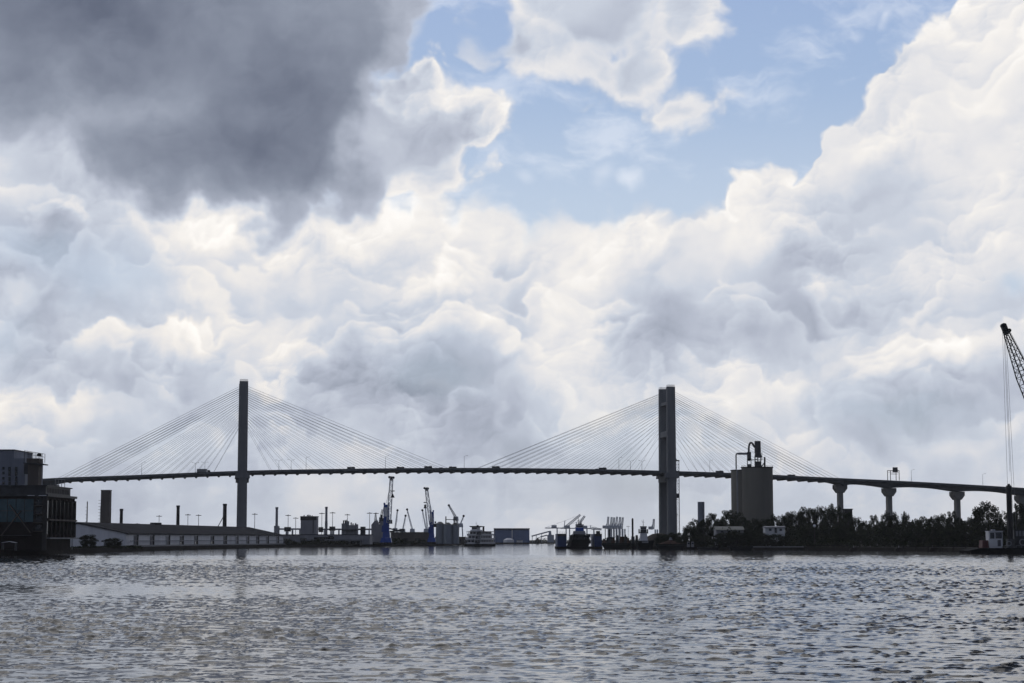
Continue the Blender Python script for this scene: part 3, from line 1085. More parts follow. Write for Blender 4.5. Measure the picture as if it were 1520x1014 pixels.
st = thing('stair_tower', 'round concrete lift tower with a railed lookout platform right of the grey block', 'tower', (at(51, 700, 726).x, 726, 1.7))
zs = at(51, 686, 726).z - 1.7
kx = lambda px: at(px, 700, 726).x - st.location.x
MB().box(kx(43), kx(59.2), -2.0, 3.2, 0, zs, top=(.05, .05)).build('shaft', M['umber'], st)
MB().prism([(kx(41.5), zs + .1), (kx(43), zs - .6), (kx(58), zs - .6), (kx(60), zs + .1), (kx(60), zs + 1.35), (kx(41.5), zs + 1.35)], 'y', -2.6, 3.6).build('cap', M['umber'], st)
pl = MB().box(kx(37.2), kx(67.5), -2.9, 3.9, zs - .75 + .05, zs - .25)
pl.v = [(a, b, c if a < 0 else c - .5) for a, b, c in pl.v]
plat = pl.build('platform', M['steel'], st)
rl = MB()
za, zb = at(38, 669.3, 726).z - 1.7, at(63, 673.5, 726).z - 1.7
for k in range(7):
    f = k / 6
    xx = kx(38.3) + (kx(62.8) - kx(38.3)) * f
    for yy in (-2.7, 3.5):
        rl.bar((xx, yy, zs + (1.2 if 0 < k < 6 else -.2)), (xx, yy, za + (zb - za) * f), .16)
for yy in (-2.7, 3.5):
    for o_ in (0, -1.2):
        rl.bar((kx(38.3), yy, za + o_), (kx(62.8), yy, zb + o_), .14)
rl.build('railing', M['steel'], st)
MB().box(kx(57), kx(62.5), -2.6, -1.4, zb - 1.1, zb - .2).cyl((kx(59.5), -2.7, zb - .5), (kx(59.5), -1.2, zb - .5), .6, n=8).build('floodlight', M['black'], st)
MB().box(kx(37), kx(42.9), -1.5, 2.5, zs - 4.6, zs - .8).build('footbridge', M['steel'], st)

tag(MB().cyl((at(107.6, 800, 760).x + .6, 757, 1.7), (at(108.2, 741, 760).x + .6, 757, at(108, 740, 757).z), .17, .12, n=6).build('flagpole', M['galv']), 'thin pale pole standing at the right corner of the dark building', 'pole')
cv = thing('promenade_canopy', 'low white canopy on posts in front of the dark building', 'canopy', (at(14, 810, 700).x, 700, 1.7))
MB().prism([(-2.6, 2.85), (0, 3.25), (2.6, 2.85), (2.6, 3.0), (0, 3.42), (-2.6, 3.0)], 'y', -1.2, 1.2).build('roof', M['white'], cv)
for xx in (-2.4, 2.4):
    for yy in (-1.1, 1.1):
        MB().bar((xx, yy, 0), (xx, yy, 2.86), .1).build('post', M['galv'], cv)

# ------------------------------------------------------------------ left bank: stacks, masts and the warehouse
def stack(px, top, w0, w1, Y, m, label, cat='chimney', cap=True, name='chimney'):
    b, t_ = at(px, 805, Y), at(px, top, Y)
    k = Y / FPX
    o = thing(name, label, cat, (b.x, Y, 1.7))
    h = t_.z - 1.7
    MB().cyl((0, 0, 0), (0, 0, h), w0 * k / 2, w1 * k / 2, n=14).build('shaft', m, o)
    if cap:
        MB().cyl((0, 0, h - 1.4), (0, 0, h + .1), w1 * k / 2 + .22, n=14).build('cap', M['black'] if m is M['stack'] else M['trimgrey'], o)
    return o, h, k


stack(179.3, 755.5, 5.2, 4.6, 1330, M['stack'], 'shortest dark chimney behind the left end of the warehouse roof')
stack(263.5, 750.5, 5.6, 4.6, 1400, M['stack'], 'dark chimney rising behind the middle of the warehouse roof')
o, h, k = stack(333, 748, 6.6, 5.4, 1400, M['stack'], 'stoutest dark chimney with a slanting stay left of the left bridge tower')
MB().bar((-10 * k, 0, h - 34 * k), (-2.6 * k, 0, h - 20 * k), .5).build('stay', M['steel'], o)
o, h, k = stack(410.3, 753, 4.4, 3.6, 1560, M['plant'], 'pale grey chimney on a square base just right of the warehouse')
MB().box(-3.4 * k, 3.2 * k, -2, 2, 0, 15).build('base', M['plant'], o)
o, h, k = stack(484, 752.5, 4.0, 3.4, 1570, M['plant'], 'grey chimney between the cube shaped building and the plant')
MB().cyl((0, 0, h * .45), (0, 0, h * .62), 2.15 * k, 2.0 * k, n=14).build('band', M['trimgrey'], o)

b = at(156, 805, 1350)
slab = thing('concrete_shaft', 'broad brown rectangular concrete shaft with a rung ladder above the warehouse', 'tower', (b.x, 1350, 1.7))
h = at(156, 728.5, 1350).z - 1.7
MB().box(-3.3, 3.4, -3, 3, 0, h, top=(.18, .1)).build('shaft', M['umber'], slab)
MB().box(-3.3, 3.4, -3.1, 3.1, h + .003, h + .5).build('coping', M['stack'], slab)
mb = MB()
mb.bar((-3.9, -1, 14), (-3.75, -1, h - 11), .16)
for q in range(9):
    mb.bar((-5.2, -1, 14 + q * 2.2), (-3.2, -1, 14 + q * 2.2), .22)
mb.build('ladder', M['stack'], slab)
b = at(128.3, 805, 1000)
pole = thing('utility_pole', 'slender pole with short side rungs left of the broad brown shaft', 'pole', (b.x, 1000, 1.7))
h = at(128.3, 744.5, 1000).z - 1.7
MB().cyl((0, 0, 0), (0, 0, h), .42, .26, n=8).build('shaft', M['stack'], pole)
mb = MB()
for q in range(10):
    mb.bar((-1.0, 0, h - 3 - q * 1.9), (0, 0, h - 3 - q * 1.9), .12)
mb.build('rungs', M['stack'], pole)


def make_mast():
    t = thing('light_mast', 'x', 'light mast')
    MB().cyl((0, 0, 0), (0, 0, 1), .0105, .0075, n=6).build('pole', M['galv'], t)
    mb = MB()
    for a in range(6):
        c, s_ = math.cos(a * math.pi / 3), math.sin(a * math.pi / 3)
        mb.bar((0, 0, .985), (c * .068, s_ * .068, .985), .009)
        mb.box(c * .068 - .016, c * .068 + .016, s_ * .068 - .016, s_ * .068 + .016, .97, .99)
    mb.cyl((0, 0, .99), (0, 0, 1.006), .02, n=6)
    mb.build('lamp_ring', M['steel'], t)
    return t


mast0 = make_mast()
MASTS = [(235.5, 765.5, 'light mast rising behind the warehouse roof just left of the middle chimney'),
         (278.3, 763.5, 'light mast behind the warehouse roof just right of the middle chimney'),
         (294.2, 764.3, 'light mast behind the warehouse roof, second right of the middle chimney'),
         (377.6, 762.5, 'light mast rising just right of the left bridge tower'),
         (427.3, 764.4, 'light mast between the pale chimney and the cube shaped building'),
         (438.6, 768.5, 'shortest light mast close to the left side of the cube shaped building'),
         (477.4, 761.5, 'light mast between the cube shaped building and the grey chimney'),
         (493.3, 760.5, 'light mast just right of the grey chimney'),
         (515.4, 763.5, 'light mast above the left part of the plant with small towers'),
         (548.4, 761, 'light mast standing left of the grey mill with spiky roof'),
         (557.8, 761.3, 'light mast rising out of the left roof of the grey mill'),
         (203, 777, 'distant light mast head barely showing above the warehouse ridge'),
         (932.6, 781, 'distant light mast right of the raised container crane booms')]
for i, (px, py, lab) in enumerate(MASTS):
    Y = 1620 if px < 900 else 2600
    b, t_ = at(px, 805, Y), at(px, py, Y)
    hh = t_.z - 1.7
    o = mast0 if i == 0 else dup(mast0, (b.x, Y, 1.7), label=lab, group='tall light masts of the port')
    o.location = (b.x, Y, 1.7); o.scale = (28, 28, hh)
    o['label'] = lab; o['group'] = 'tall light masts of the port'

# warehouse: gable end to the left front, long wall running away to the right
c0 = shore(187, 817.6); c1 = at(420, 805, 1400)
c0 = Vector((c0.x, c0.y + 12, 0)); c0.x = at(187, 805, c0.y).x
d_ = Vector((c1.x - c0.x, c1.y - c0.y, 0)); WL = d_.length
wh = thing('warehouse', 'very long white warehouse with a dark low gabled roof along the left bank', 'warehouse', (c0.x, c0.y, 1.7), math.atan2(d_.y, d_.x))
we = at(187, 791.5, c0.y).z - 1.7 - .25
# find half width so that the ridge shows at the photo's column 114
ex = Vector((d_.x, d_.y)).normalized(); nx_ = Vector((-ex.y, ex.x))
best = min((abs(760 + FPX * (c0.x + nx_.x * w) / ((c0.y + nx_.y * w) * CP + .8) - 115), w) for w in np.arange(10, 60, .25))
WHW = float(best[1])
rp = Vector((c0.x, c0.y)) + nx_ * WHW
wr = at(115, 776.4, rp.y).z - 1.7
MB().prism([(0, 0), (0, we), (WHW, wr - .5), (2 * WHW, we), (2 * WHW, 0)], 'x', 0, WL).build('wall', M['wall'], wh)
rf = MB()
for a, b_ in (((-1.2, we - .35), (WHW, wr - .02)), ((2 * WHW + 1.2, we - .35), (WHW, wr - .02))):
    rf.add([(x_, q[0], q[1] + o_) for x_ in (-.8, WL + .8) for q in (a, b_) for o_ in (.12, .55)],
           [(0, 1, 3, 2), (4, 6, 7, 5), (0, 4, 5, 1), (2, 3, 7, 6), (1, 5, 7, 3), (0, 2, 6, 4)])
roof = rf.build('roof', M['roof'], wh)
for xx, ww in ((WL * .36, 10),):
    MB().box(xx, xx + ww, WHW - 2.2, WHW + 2.2, wr + .3, wr + 1.5).build('roof_vent', M['roof'], roof)


def along(px):
    lo, hi = 0, WL
    for _ in range(40):
        m_ = (lo + hi) / 2
        q = 760 + FPX * (c0.x + ex.x * m_) / ((c0.y + ex.y * m_) * CP)
        lo, hi = (m_, hi) if q < px else (lo, m_)
    return m_


for px, kind in ((200.5, 0), (224.5, 0), (248, 1), (268.5, 2), (290, 2), (314, 2), (333, 0), (350.5, 1), (366.5, 1), (381.5, 0), (396, 1), (411, 1)):
    xx = along(px)
    dh = we * (.80 if kind != 2 else .78)
    dw = 4.6
    fr_ = MB().box(xx - dw / 2 - .5, xx + dw / 2 + .5, -.28, -.002, 0, dh + .5)
    door = fr_.build('door', M['trimgrey'] if kind != 1 else M['white'], wh)
    if kind == 2:
        MB().box(xx - dw / 2, xx + dw / 2, -.42, -.285, dh * .55, dh).build('door_leaf', M['door'], door)
    MB().box(xx - dw / 2, xx + dw / 2, -.36, -.29, 0, dh * (.5 if kind == 2 else 1)).build('door_leaf', M['door'] if kind == 0 else M['trimgrey'] if kind == 1 else M['glass'], door)
    MB().box(xx + dw / 2 + .6, xx + dw / 2 + 1.25, -.9, -.29, 0, dh + .8).build('downpipe', M['stack'], wh)
MB().box(4, WL - 3, -1.4, -.95, 3.1, 3.45).build('loading_rail', M['trimgrey'], wh)
MB().box(-.002 - .2, -.003, WHW * 1.82, WHW * 1.86 + 2, 5.6, 7.2).build('gable_window', M['glass'], wh)
MB().box(4, WL - 3, -3.2, -.93, .01, 1.1).build('loading_dock', M['trimgrey'], wh)

# ------------------------------------------------------------------ left bank: the mill and port behind the warehouse
def bx(px0, px1, top, Y, depth, bottom=1.7):
    """local box extents for a thing standing at px centre"""
    a, b = at(px0, 800, Y), at(px1, 800, Y)
    return a.x, b.x, at((px0 + px1) / 2, top, Y).z


def house(name, label, cat, px0, px1, top, Y, depth, m, bottom=1.7, roofm=None, over=.4):
    x0, x1, z = bx(px0, px1, top, Y, depth)
    o = thing(name, label, cat, ((x0 + x1) / 2, Y, bottom))
    w = (x1 - x0) / 2
    h = z - bottom
    MB().box(-w, w, 0, depth, 0, h - .5).build('wall', m, o)
    MB().box(-w - over, w + over, -over, depth + over, h - .498, h).build('roof', roofm or M['roof'], o)
    return o, w, h


def boxpart(o, px0, px1, t_, b_, Y, dy0, dy1, name, m, parent=None):
    a, b = at(px0, t_, Y), at(px1, b_, Y)
    l = o.location
    return MB().box(a.x - l.x, b.x - l.x, dy0, dy1, b.z - l.z, a.z - l.z).build(name, m, parent or o)


Y = 1500
o, w, h = house('long_shed', 'long low grey shed with dark roof edge under the pipe gallery', 'shed', 420, 549, 793.2, Y, 30, M['plant'])
for a, b_, t_ in ((422, 431, 799.5), (446, 455, 799), (466, 487, 797.5), (487, 496, 796), (520, 537, 801)):
    boxpart(o, a, b_, t_, 806 if a < 500 else 808, Y, -.15, .05, 'doorway', M['glass'])
boxpart(o, 455, 538, 800.5, 802.5, Y, -6, -.2, 'loading_canopy', M['trimgrey'])
for px in (458, 478, 498, 518, 536):
    boxpart(o, px, px + 1, 802.6, 810, Y, -5.9, -5.4, 'canopy_post', M['trimgrey'])

gal = thing('pipe_gallery', 'elevated pipe gallery on trestles with boxy transfer houses behind the long shed', 'conveyor', (at(470, 800, 1570).x, 1570, 1.7))
boxpart(gal, 409, 446, 784.2, 786.6, 1570, 0, 4, 'gallery', M['plant'])
boxpart(gal, 470, 551, 784.6, 787, 1570, 0, 4, 'gallery', M['plant'])
for a, b_, t_, q in ((407, 414, 781.5, 794), (422, 431, 782.3, 789), (424, 427.5, 789.1, 794), (433, 434.5, 786.7, 794), (473, 479, 782.5, 790), (489, 497, 781.6, 788), (490, 492, 788.1, 794), (494, 495.5, 788.1, 794), (535, 542, 781.8, 794), (480.5, 482, 787.1, 794), (502, 503.5, 787.1, 794), (547, 548.5, 787.1, 794)):
    boxpart(gal, a, b_, t_, q, 1570, -.6, 4.6, 'transfer_house' if b_ - a > 4 else 'trestle', M['steel'] if b_ - a > 4 else M['cranegrey'])

o, w, h = house('mill_building', 'tall cube shaped grey mill building with a darker top band and roof vents', 'building', 446, 469.7, 766.3, 1540, 14, M['plant'])
boxpart(o, 445.8, 469.9, 767.4, 772.2, 1540, -.12, -.02, 'top_band', M['stack'])
for px, t_ in ((450, 764.5), (455, 764.3), (457, 764), (459, 764.4), (462, 765)):
    boxpart(o, px, px + 1.2, t_, 766.2, 1540, 3, 5, 'roof_vent', M['stack'])
boxpart(o, 464.4, 465.2, 772.3, 792, 1540, -.3, -.02, 'downpipe', M['stack'])
boxpart(o, 443.5, 445.9, 785, 793, 1540, 2, 10, 'annex', M['plant'])

pl_ = thing('process_plant', 'clustered grey process plant with small towers and stubby stacks', 'plant', (at(519, 800, 1560).x, 1560, 1.7))
for a, b_, t_, q, y0, y1 in ((507, 513, 777, 805, 0, 9), (513.2, 517, 773.5, 805, 1, 8), (517.2, 526, 779.5, 805, 0, 12), (526.2, 530.5, 778.2, 805, 1, 8)):
    boxpart(pl_, a, b_, t_, q, 1560, y0, y1, 'process_tower', M['plant'])
for px, t_, q in ((510, 772.5, 776.9), (512.6, 772.5, 776.9), (515, 771.5, 773.4), (521.3, 775.5, 779.4), (524, 777, 779.4), (528, 776.5, 778.1)):
    a = at(px, t_, 1563); b_ = at(px, q + .3, 1563)
    MB().cyl((a.x - pl_.location.x, 3, b_.z - 1.7), (a.x - pl_.location.x, 3, a.z - 1.7), .55, n=8).build('stack_pipe', M['steel'], pl_)
boxpart(pl_, 508, 530, 786, 788, 1560, -1.4, -.02, 'walkway', M['steel'])
boxpart(pl_, 511, 514, 772.2, 772.6, 1563, 0, .3, 'pipe_bridge', M['steel'])

ml = thing('grain_mill', 'grey mill with sloping shoulders and spiky lattice masts beside the taller blue crane', 'building', (at(561, 800, 1545).x, 1545, 1.7))
x0, x1 = at(551, 800, 1545).x - ml.location.x, at(571, 800, 1545).x - ml.location.x
zz = lambda py: at(561, py, 1545).z - 1.7
fx = lambda f: x0 + (x1 - x0) * f
MB().prism([(x0, 0), (x1, 0), (x1, zz(776)), (fx(.72), zz(773)), (fx(.55), zz(780)), (fx(.38), zz(772)), (fx(.2), zz(774)), (x0, zz(779))], 'y', 0, 14).build('wall', M['plant'], ml)
for f, t_, wd in ((.28, 762, .5), (.66, 756, .9), (.80, 753, .6)):
    MB().lattice((fx(f), 5, zz(776)), (fx(f) + (1.2 if f > .5 else 0), 5, zz(t_)), 2.2 * wd + .8, .7, 6, .12).build('roof_mast', M['steel'], ml)
for f, t_ in ((.62, 768), (.74, 764), (.84, 769)):
    MB().box(fx(f) - .9, fx(f) + .9, 3, 6, zz(777), zz(t_), top=(.2, .2)).build('elevator_head', M['steel'], ml)


def harbour_crane(label, pxt, top, Y, tip, root, w):
    k = Y / FPX
    b = at(pxt, 805, Y)
    o = thing('mobile_harbour_crane', label, 'crane', (b.x, Y, 1.7), group='blue mobile harbour cranes')
    L = lambda px, py: (at(px, py, Y).x - b.x, at(px, py, Y).z - 1.7)
    h = L(pxt, top)[1]
    ch = MB().box(-w * k * .95, w * k * .95, -5, 5, 1.7, 5.2, top=(.8, .8)).box(-w * k * .6, w * k * .6, -3.4, 3.4, 5.22, 9.5, top=(.4, .4)).build('chassis', M['blue'], o)
    for xx in (-.75, -.25, .25, .75):
        for yy in (-4, 4):
            MB().cyl((xx * w * k, yy - .6, .85), (xx * w * k, yy + .6, .85), .85, n=10).build('wheel', M['black'], ch)
    MB().box(-w * k * .5, w * k * .5, -2.4, 2.4, 9.52, h, top=(w * k * .06, .5)).build('tower', M['blue'], o)
    hd = MB()
    hd.box(-w * k * .48, -w * k * .2, -1.4, 1.4, h + .01, h + 1.3).box(w * k * .2, w * k * .5, -1.4, 1.4, h + .01, h + 1.3)
    hd.build('tower_head', M['blue'], o)
    MB().box(-w * k * .34, w * k * .1, -2.46, -2.41, h - 9, h - 2.2).build('marking', M['boom'], o)
    MB().box(w * k * .4, w * k * .5 + 2.4, -2.6, -.2, h * .52, h * .52 + 3, top=(.2, .2)).build('cab', M['black'], o)
    MB().box(-w * k * .8, w * k * .3, .5, 6.0, 9.53, 14.5, top=(.2, .3)).build('counterweight', M['blue'], o)
    r0, r1 = L(*root), L(*tip)
    p0, p1 = Vector((r0[0], -3.2, r0[1])), Vector((r1[0], -14, r1[1]))
    MB().lattice(p0, p1, 3.0, 2.2, 12, .21, rd=.13).build('boom', M['boom'], o)
    d = (p1 - p0).normalized()
    MB().cyl(p1 + Vector((-1.6, .6, .1)), p1 + Vector((-1.6, -.6, .1)), 1.0, n=10).cyl(p1 + Vector((1.4, .6, -.2)), p1 + Vector((1.4, -.6, -.2)), .95, n=10).bar(p1 - d * 2.2, p1 + d * .6, 1.6).build('boom_head', M['black'], o)
    MB().bar((0, -1.2, h + 1.0), p1, .12).bar((0, 1.2, h + 1.0), p1, .12).build('luffing_cable', M['cable'], o)
    hx = p1 + Vector((.9 if tip[0] > root[0] else -.9, 0, 0))
    zh = L(tip[0], tip[1] + 27)[1]
    MB().bar(hx, (hx.x, hx.y, zh), .12).build('hoist_cable', M['cable'], o)
    MB().box(hx.x - 1.4, hx.x + 1.4, hx.y - .6, hx.y + .6, zh + 3.2, zh + 3.9).build('spreader', M['black'], o)
    MB().prism([(hx.x - 1.5, zh - 1.5), (hx.x + 1.5, zh - 1.5), (hx.x + .3, zh + 1.4), (hx.x - .3, zh + 1.4)], 'y', hx.y - .7, hx.y + .7).build('hook_block', M['black'], o)
    return o


harbour_crane('taller blue harbour crane with raised white lattice boom, left one of two', 573.3, 749, 1440, (583, 709.5), (577.5, 775), 8.8)
harbour_crane('shorter blue harbour crane with raised white boom beside the grey silos', 640.8, 759.6, 1640, (634, 725.5), (640.2, 778), 6.6)

# storage shed row behind the cranes
o, w, h = house('storage_shed', 'long dark brown storage shed with pale roof strip between the blue cranes', 'shed', 580, 640, 789.8, 1700, 40, M['umber'], roofm=M['roofpale'])
for a, b_ in ((586, 592), (598, 606), (616, 624)):
    boxpart(o, a, b_, 799, 808.5, 1700, -.15, .02, 'doorway', M['stack'])
o, w, h = house('quay_shed', 'low brown shed on the quay left of the riverboat below the silos', 'shed', 646, 690, 796.8, 1710, 18, M['umber'], roofm=M['stack'])
for a, b_ in ((652, 658), (664, 670), (676, 684)):
    boxpart(o, a, b_, 801, 808, 1710, -.15, .02, 'doorway', M['glass'])

cvy = thing('belt_conveyor', 'crossing dark belt conveyors on trestles just right of the taller blue crane', 'conveyor', (at(588, 800, 1660).x, 1660, 1.7))
L = lambda px, py, Y_=1660: (at(px, py, Y_).x - cvy.location.x, 0, at(px, py, Y_).z - 1.7)
MB().bar(L(577, 784.3), L(594, 788.6), 1.2).build('belt', M['steel'], cvy)
MB().bar((L(578, 789.5)[0], 2.5, L(578, 789.5)[2]), (L(599, 786)[0], 2.5, L(599, 786)[2]), 1.3).build('belt', M['steel'], cvy)
MB().box(L(593, 785)[0], L(600, 785)[0], -2, 5, L(593, 789.4)[2], L(593, 785)[2]).build('transfer_house', M['steel'], cvy)
for px in (579, 585, 591, 597):
    MB().bar((L(px, 800)[0], 1.2, 0), (L(px, 787.5)[0], 1.2, L(px, 787.5)[2]), .4).build('trestle', M['steel'], cvy)


def jib_crane(label, base, tip, Y, w, m=None, top=None, name='jib_crane', group='far jib cranes of the port', base_top=None):
    """small quay crane: portal, machine house and a raised lattice jib"""
    b = at(base[0], 805, Y)
    k = Y / FPX
    o = thing(name, label, 'crane', (b.x, Y, 1.7), group=group)
    L = lambda px, py: Vector((at(px, py, Y).x - b.x, 0, at(px, py, Y).z - 1.7))
    r0, r1 = L(*base), L(*tip)
    m = m or M['boom']
    zb = max(r0.z - 2.5, 3.0)
    pt = MB()
    for xx in (-2.6, 2.6):
        for yy in (-2.6, 2.6):
            pt.bar((xx, yy, 0), (xx * .6, yy * .6, zb - .5), .7)
    pt.build('portal', M['cranegrey'], o)
    MB().box(-2.6, 2.6, -2, 2.4, zb - .5, zb + 3.2, top=(.4, .3)).build('machine_house', M['cranegrey'], o)
    MB().lattice(r0, r1, w * k, w * k * .55, 9, .2, rd=.14).build('jib', m, o)
    MB().cyl(r1 + Vector((0, .7, 0)), r1 + Vector((0, -.7, 0)), 1.15, n=10).build('jib_head', M['black'], o)
    MB().bar(r1, (r1.x, 0, max(zb + 6, r1.z - 12)), .12).build('hoist_cable', M['cable'], o)
    return o


jib_crane('slim jib crane leaning slightly right, first right of the taller blue crane', (586.5, 785), (590, 757.5), 1900, 1.8)
jib_crane('short jib crane leaning right between two taller jibs', (598, 786), (602, 765.5), 1900, 1.6)
jib_crane('slim jib crane leaning left, right one of the middle trio', (612, 786), (604.3, 756.3), 1900, 1.9)
jib_crane('jib crane leaning left with a bent tip just left of the shorter blue crane', (632.5, 786), (627, 757.5), 1860, 1.5)
jib_crane('tallest jib crane close against the shorter blue crane', (634.5, 786), (631.2, 750.5), 1880, 1.9)
jib_crane('grey green jib crane leaning left above the right silos', (676.5, 768), (666.3, 750.3), 1760, 3.2, M['galv'])
jib_crane('small jib crane leaning right just left of the riverboat', (683.5, 778), (688.2, 766), 1800, 1.4)

sl = thing('silo_cluster', 'three fat grey steel silos joined by a roof walkway', 'silos', (at(664, 800, 1700).x, 1700, 1.7))
for px, w, t_, yy in ((653, 12.5, 775.8, 2), (664.5, 12.5, 777, 0), (675.5, 12, 777.5, 3)):
    a = at(px, t_, 1700)
    rr_ = w * 1700 / FPX / 2
    hh = a.z - 1.7
    cx_ = a.x - sl.location.x
    body = MB().cyl((cx_, yy, 0), (cx_, yy, hh - 1.2), rr_, n=24, caps=False).build('silo', M['silogrey'], sl)
    MB().cyl((cx_, yy, hh - 1.2), (cx_, yy, hh + .8), rr_ + .1, rr_ * .35, n=24).build('roof', M['roofpale'], body)
boxpart(sl, 661, 676, 770.8, 771.8, 1700, 0, 2, 'roof_walkway', M['steel'])
for px, t_ in ((661.8, 766.5), (674.5, 767.5), (677, 767.5)):
    boxpart(sl, px - .8, px + .8, t_, 777.5, 1700, 0, 1.6, 'elevator_leg', M['steel'])
boxpart(sl, 645, 647.3, 774, 777, 1700, 0, 2, 'spout', M['steel'])

# far sheds and conveyors up river
o, w, h = house('transit_shed', 'big blue grey shed with a white vertical strip behind the riverboat', 'shed', 733, 786, 784.2, 2300, 60, M['shedblue'])
boxpart(o, 759.4, 761, 785, 800, 2300, -.3, -.02, 'wall_strip', M['white'])
boxpart(o, 733, 786, 785.6, 787, 2300, -.35, -.31, 'eaves_band', M['steel'])
tk = thing('white_tank', 'low white domed tank in front of the big blue grey shed', 'tank', (at(755, 806, 2270).x, 2270, 1.7))
MB().cyl((0, 0, 0), (0, 0, 3), 6.2, n=20).build('shell', M['white'], tk)
MB().cyl((0, 0, 3.01), (0, 0, 5.2), 6.2, 2.4, n=20).build('dome', M['white'], tk)
o, w, h = house('white_cabin', 'long low white cabin in front of the big blue grey shed', 'cabin', 767, 776, 801.6, 2280, 6, M['white'], roofm=M['roofpale'])

fc = thing('loading_conveyor', 'inclined conveyor climbing to a grey transfer tower left of the container cranes', 'conveyor', (at(800, 800, 2350).x, 2350, 1.7))
L = lambda px, py: Vector((at(px, py, 2350).x - fc.location.x, 0, at(px, py, 2350).z - 1.7))
MB().bar(L(789, 796), L(815, 789), 1.6).build('belt', M['cranegrey'], fc)
MB().bar(L(802, 797), L(812, 794.5), 1.4).build('belt', M['cranegrey'], fc)
for px, py in ((790, 796), (796, 794.5), (804, 792)):
    MB().bar((L(px, py).x, 0, 0), L(px, py), .7).build('trestle', M['cranegrey'], fc)
MB().box(L(811, 0).x, L(820.5, 0).x, -3, 5, 0, L(815, 794).z).box(L(812.5, 0).x, L(817, 0).x, -2, 3, L(815, 794).z + .01, L(815, 788).z, top=(.6, .5)).build('transfer_tower', M['cranegrey'], fc)
MB().cyl((L(797, 0).x, -6, 0), (L(797, 0).x, -6, 5.6), 3.4, .6, n=14).build('stockpile', M['mound'], fc)


def container_crane(label, pxl, pxr, girder, boom_tip, Y, back=None, apex=None, raised=True):
    k = Y / FPX
    xm = (pxl + pxr) / 2
    b = at(xm, 805, Y)
    o = thing('container_crane', label, 'crane', (b.x, Y, 1.7), group='container cranes far up the river')
    L = lambda px, py: Vector((at(px, py, Y).x - b.x, 0, at(px, py, Y).z - 1.7))
    g = L(xm, girder)
    m = M['cranegrey']
    for px in (pxl, pxr):
        for yy in (-8, 8):
            MB().bar((L(px, 0).x, yy, 0), (L(px, 0).x, yy, g.z), 1.3).build('leg', m, o)
    mb = MB()
    for yy in (-8, 8):
        mb.bar((L(pxl, 0).x, yy, g.z * .35), (L(pxr, 0).x, yy, g.z * .35), 1.0)
    mb.build('portal_beam', m, o)
    bk = L(back if back else pxl - (pxr - pxl) * .8, girder)
    fr_ = L(pxr if boom_tip[0] > xm else pxl, girder)
    MB().bar((bk.x, -2, g.z + .7), (fr_.x, -2, g.z + .7), 1.4).bar((bk.x, 2, g.z + .7), (fr_.x, 2, g.z + .7), 1.4).build('girder', m, o)
    MB().box(bk.x * .4 - 4, bk.x * .4 + 4, -4, 4, g.z + 1.45, g.z + 5, top=(.4, .3)).build('machinery_house', m, o)
    tip = L(*boom_tip)
    MB().lattice((fr_.x, 0, g.z + .8), tip, 3.0, 2.2, 8, .42, rd=.22).build('boom', m, o)
    ap = L(*(apex or (pxr if boom_tip[0] > xm else pxl, girder - 9)))
    MB().bar((ap.x - 1.2, -6, g.z), (ap.x, 0, ap.z), .9).bar((ap.x - 1.2, 6, g.z), (ap.x, 0, ap.z), .9).build('apex_frame', m, o)
    MB().bar(ap, tip, .3).bar(ap, (bk.x, 0, g.z + 1), .3).build('stay', m, o)
    return o


container_crane('far grey container crane with long raised boom left of the floating dock tug', 825, 838, 784.6, (861.5, 764.2), 2800, back=809, apex=(838.5, 773))
container_crane('far grey container crane with raised boom just behind the dock tug mast', 843, 855, 785, (868, 766), 2850, back=832, apex=(856, 775))
container_crane('far grey container crane with level boom right of the dock tug', 868, 878, 785.2, (893, 786), 2900, back=861, apex=(877, 780))
for i, (pxb, pxt) in enumerate(((900.5, 903), (905.3, 908), (909, 911.8), (913, 916), (917.6, 920.6), (921.5, 924.6))):
    names = ('first', 'second', 'third', 'fourth', 'fifth', 'last')
    container_crane('far crane with near vertical boom, %s from the left in the raised row' % names[i], pxb - 1.8, pxb + 1.2, 784.5 + (i % 2) * .6, (pxt, 767 + (i % 3) * .5), 3200, back=pxb - 6 + i * .3, apex=(pxb - .2, 778.5))
container_crane('lone far crane with raised boom between the white wheelhouse tug and right bridge tower', 966.5, 969.5, 786, (970.6, 770.5), 3200, back=963, apex=(968, 780))

# ------------------------------------------------------------------ the riverboat
fb = at(711.5, 810, 1545)
boat = thing('riverboat', 'white multi deck excursion riverboat with black hull under midspan', 'riverboat', (fb.x, 1545, 0), R(-90 - 29))
LB, WB = 27.0, 15.0
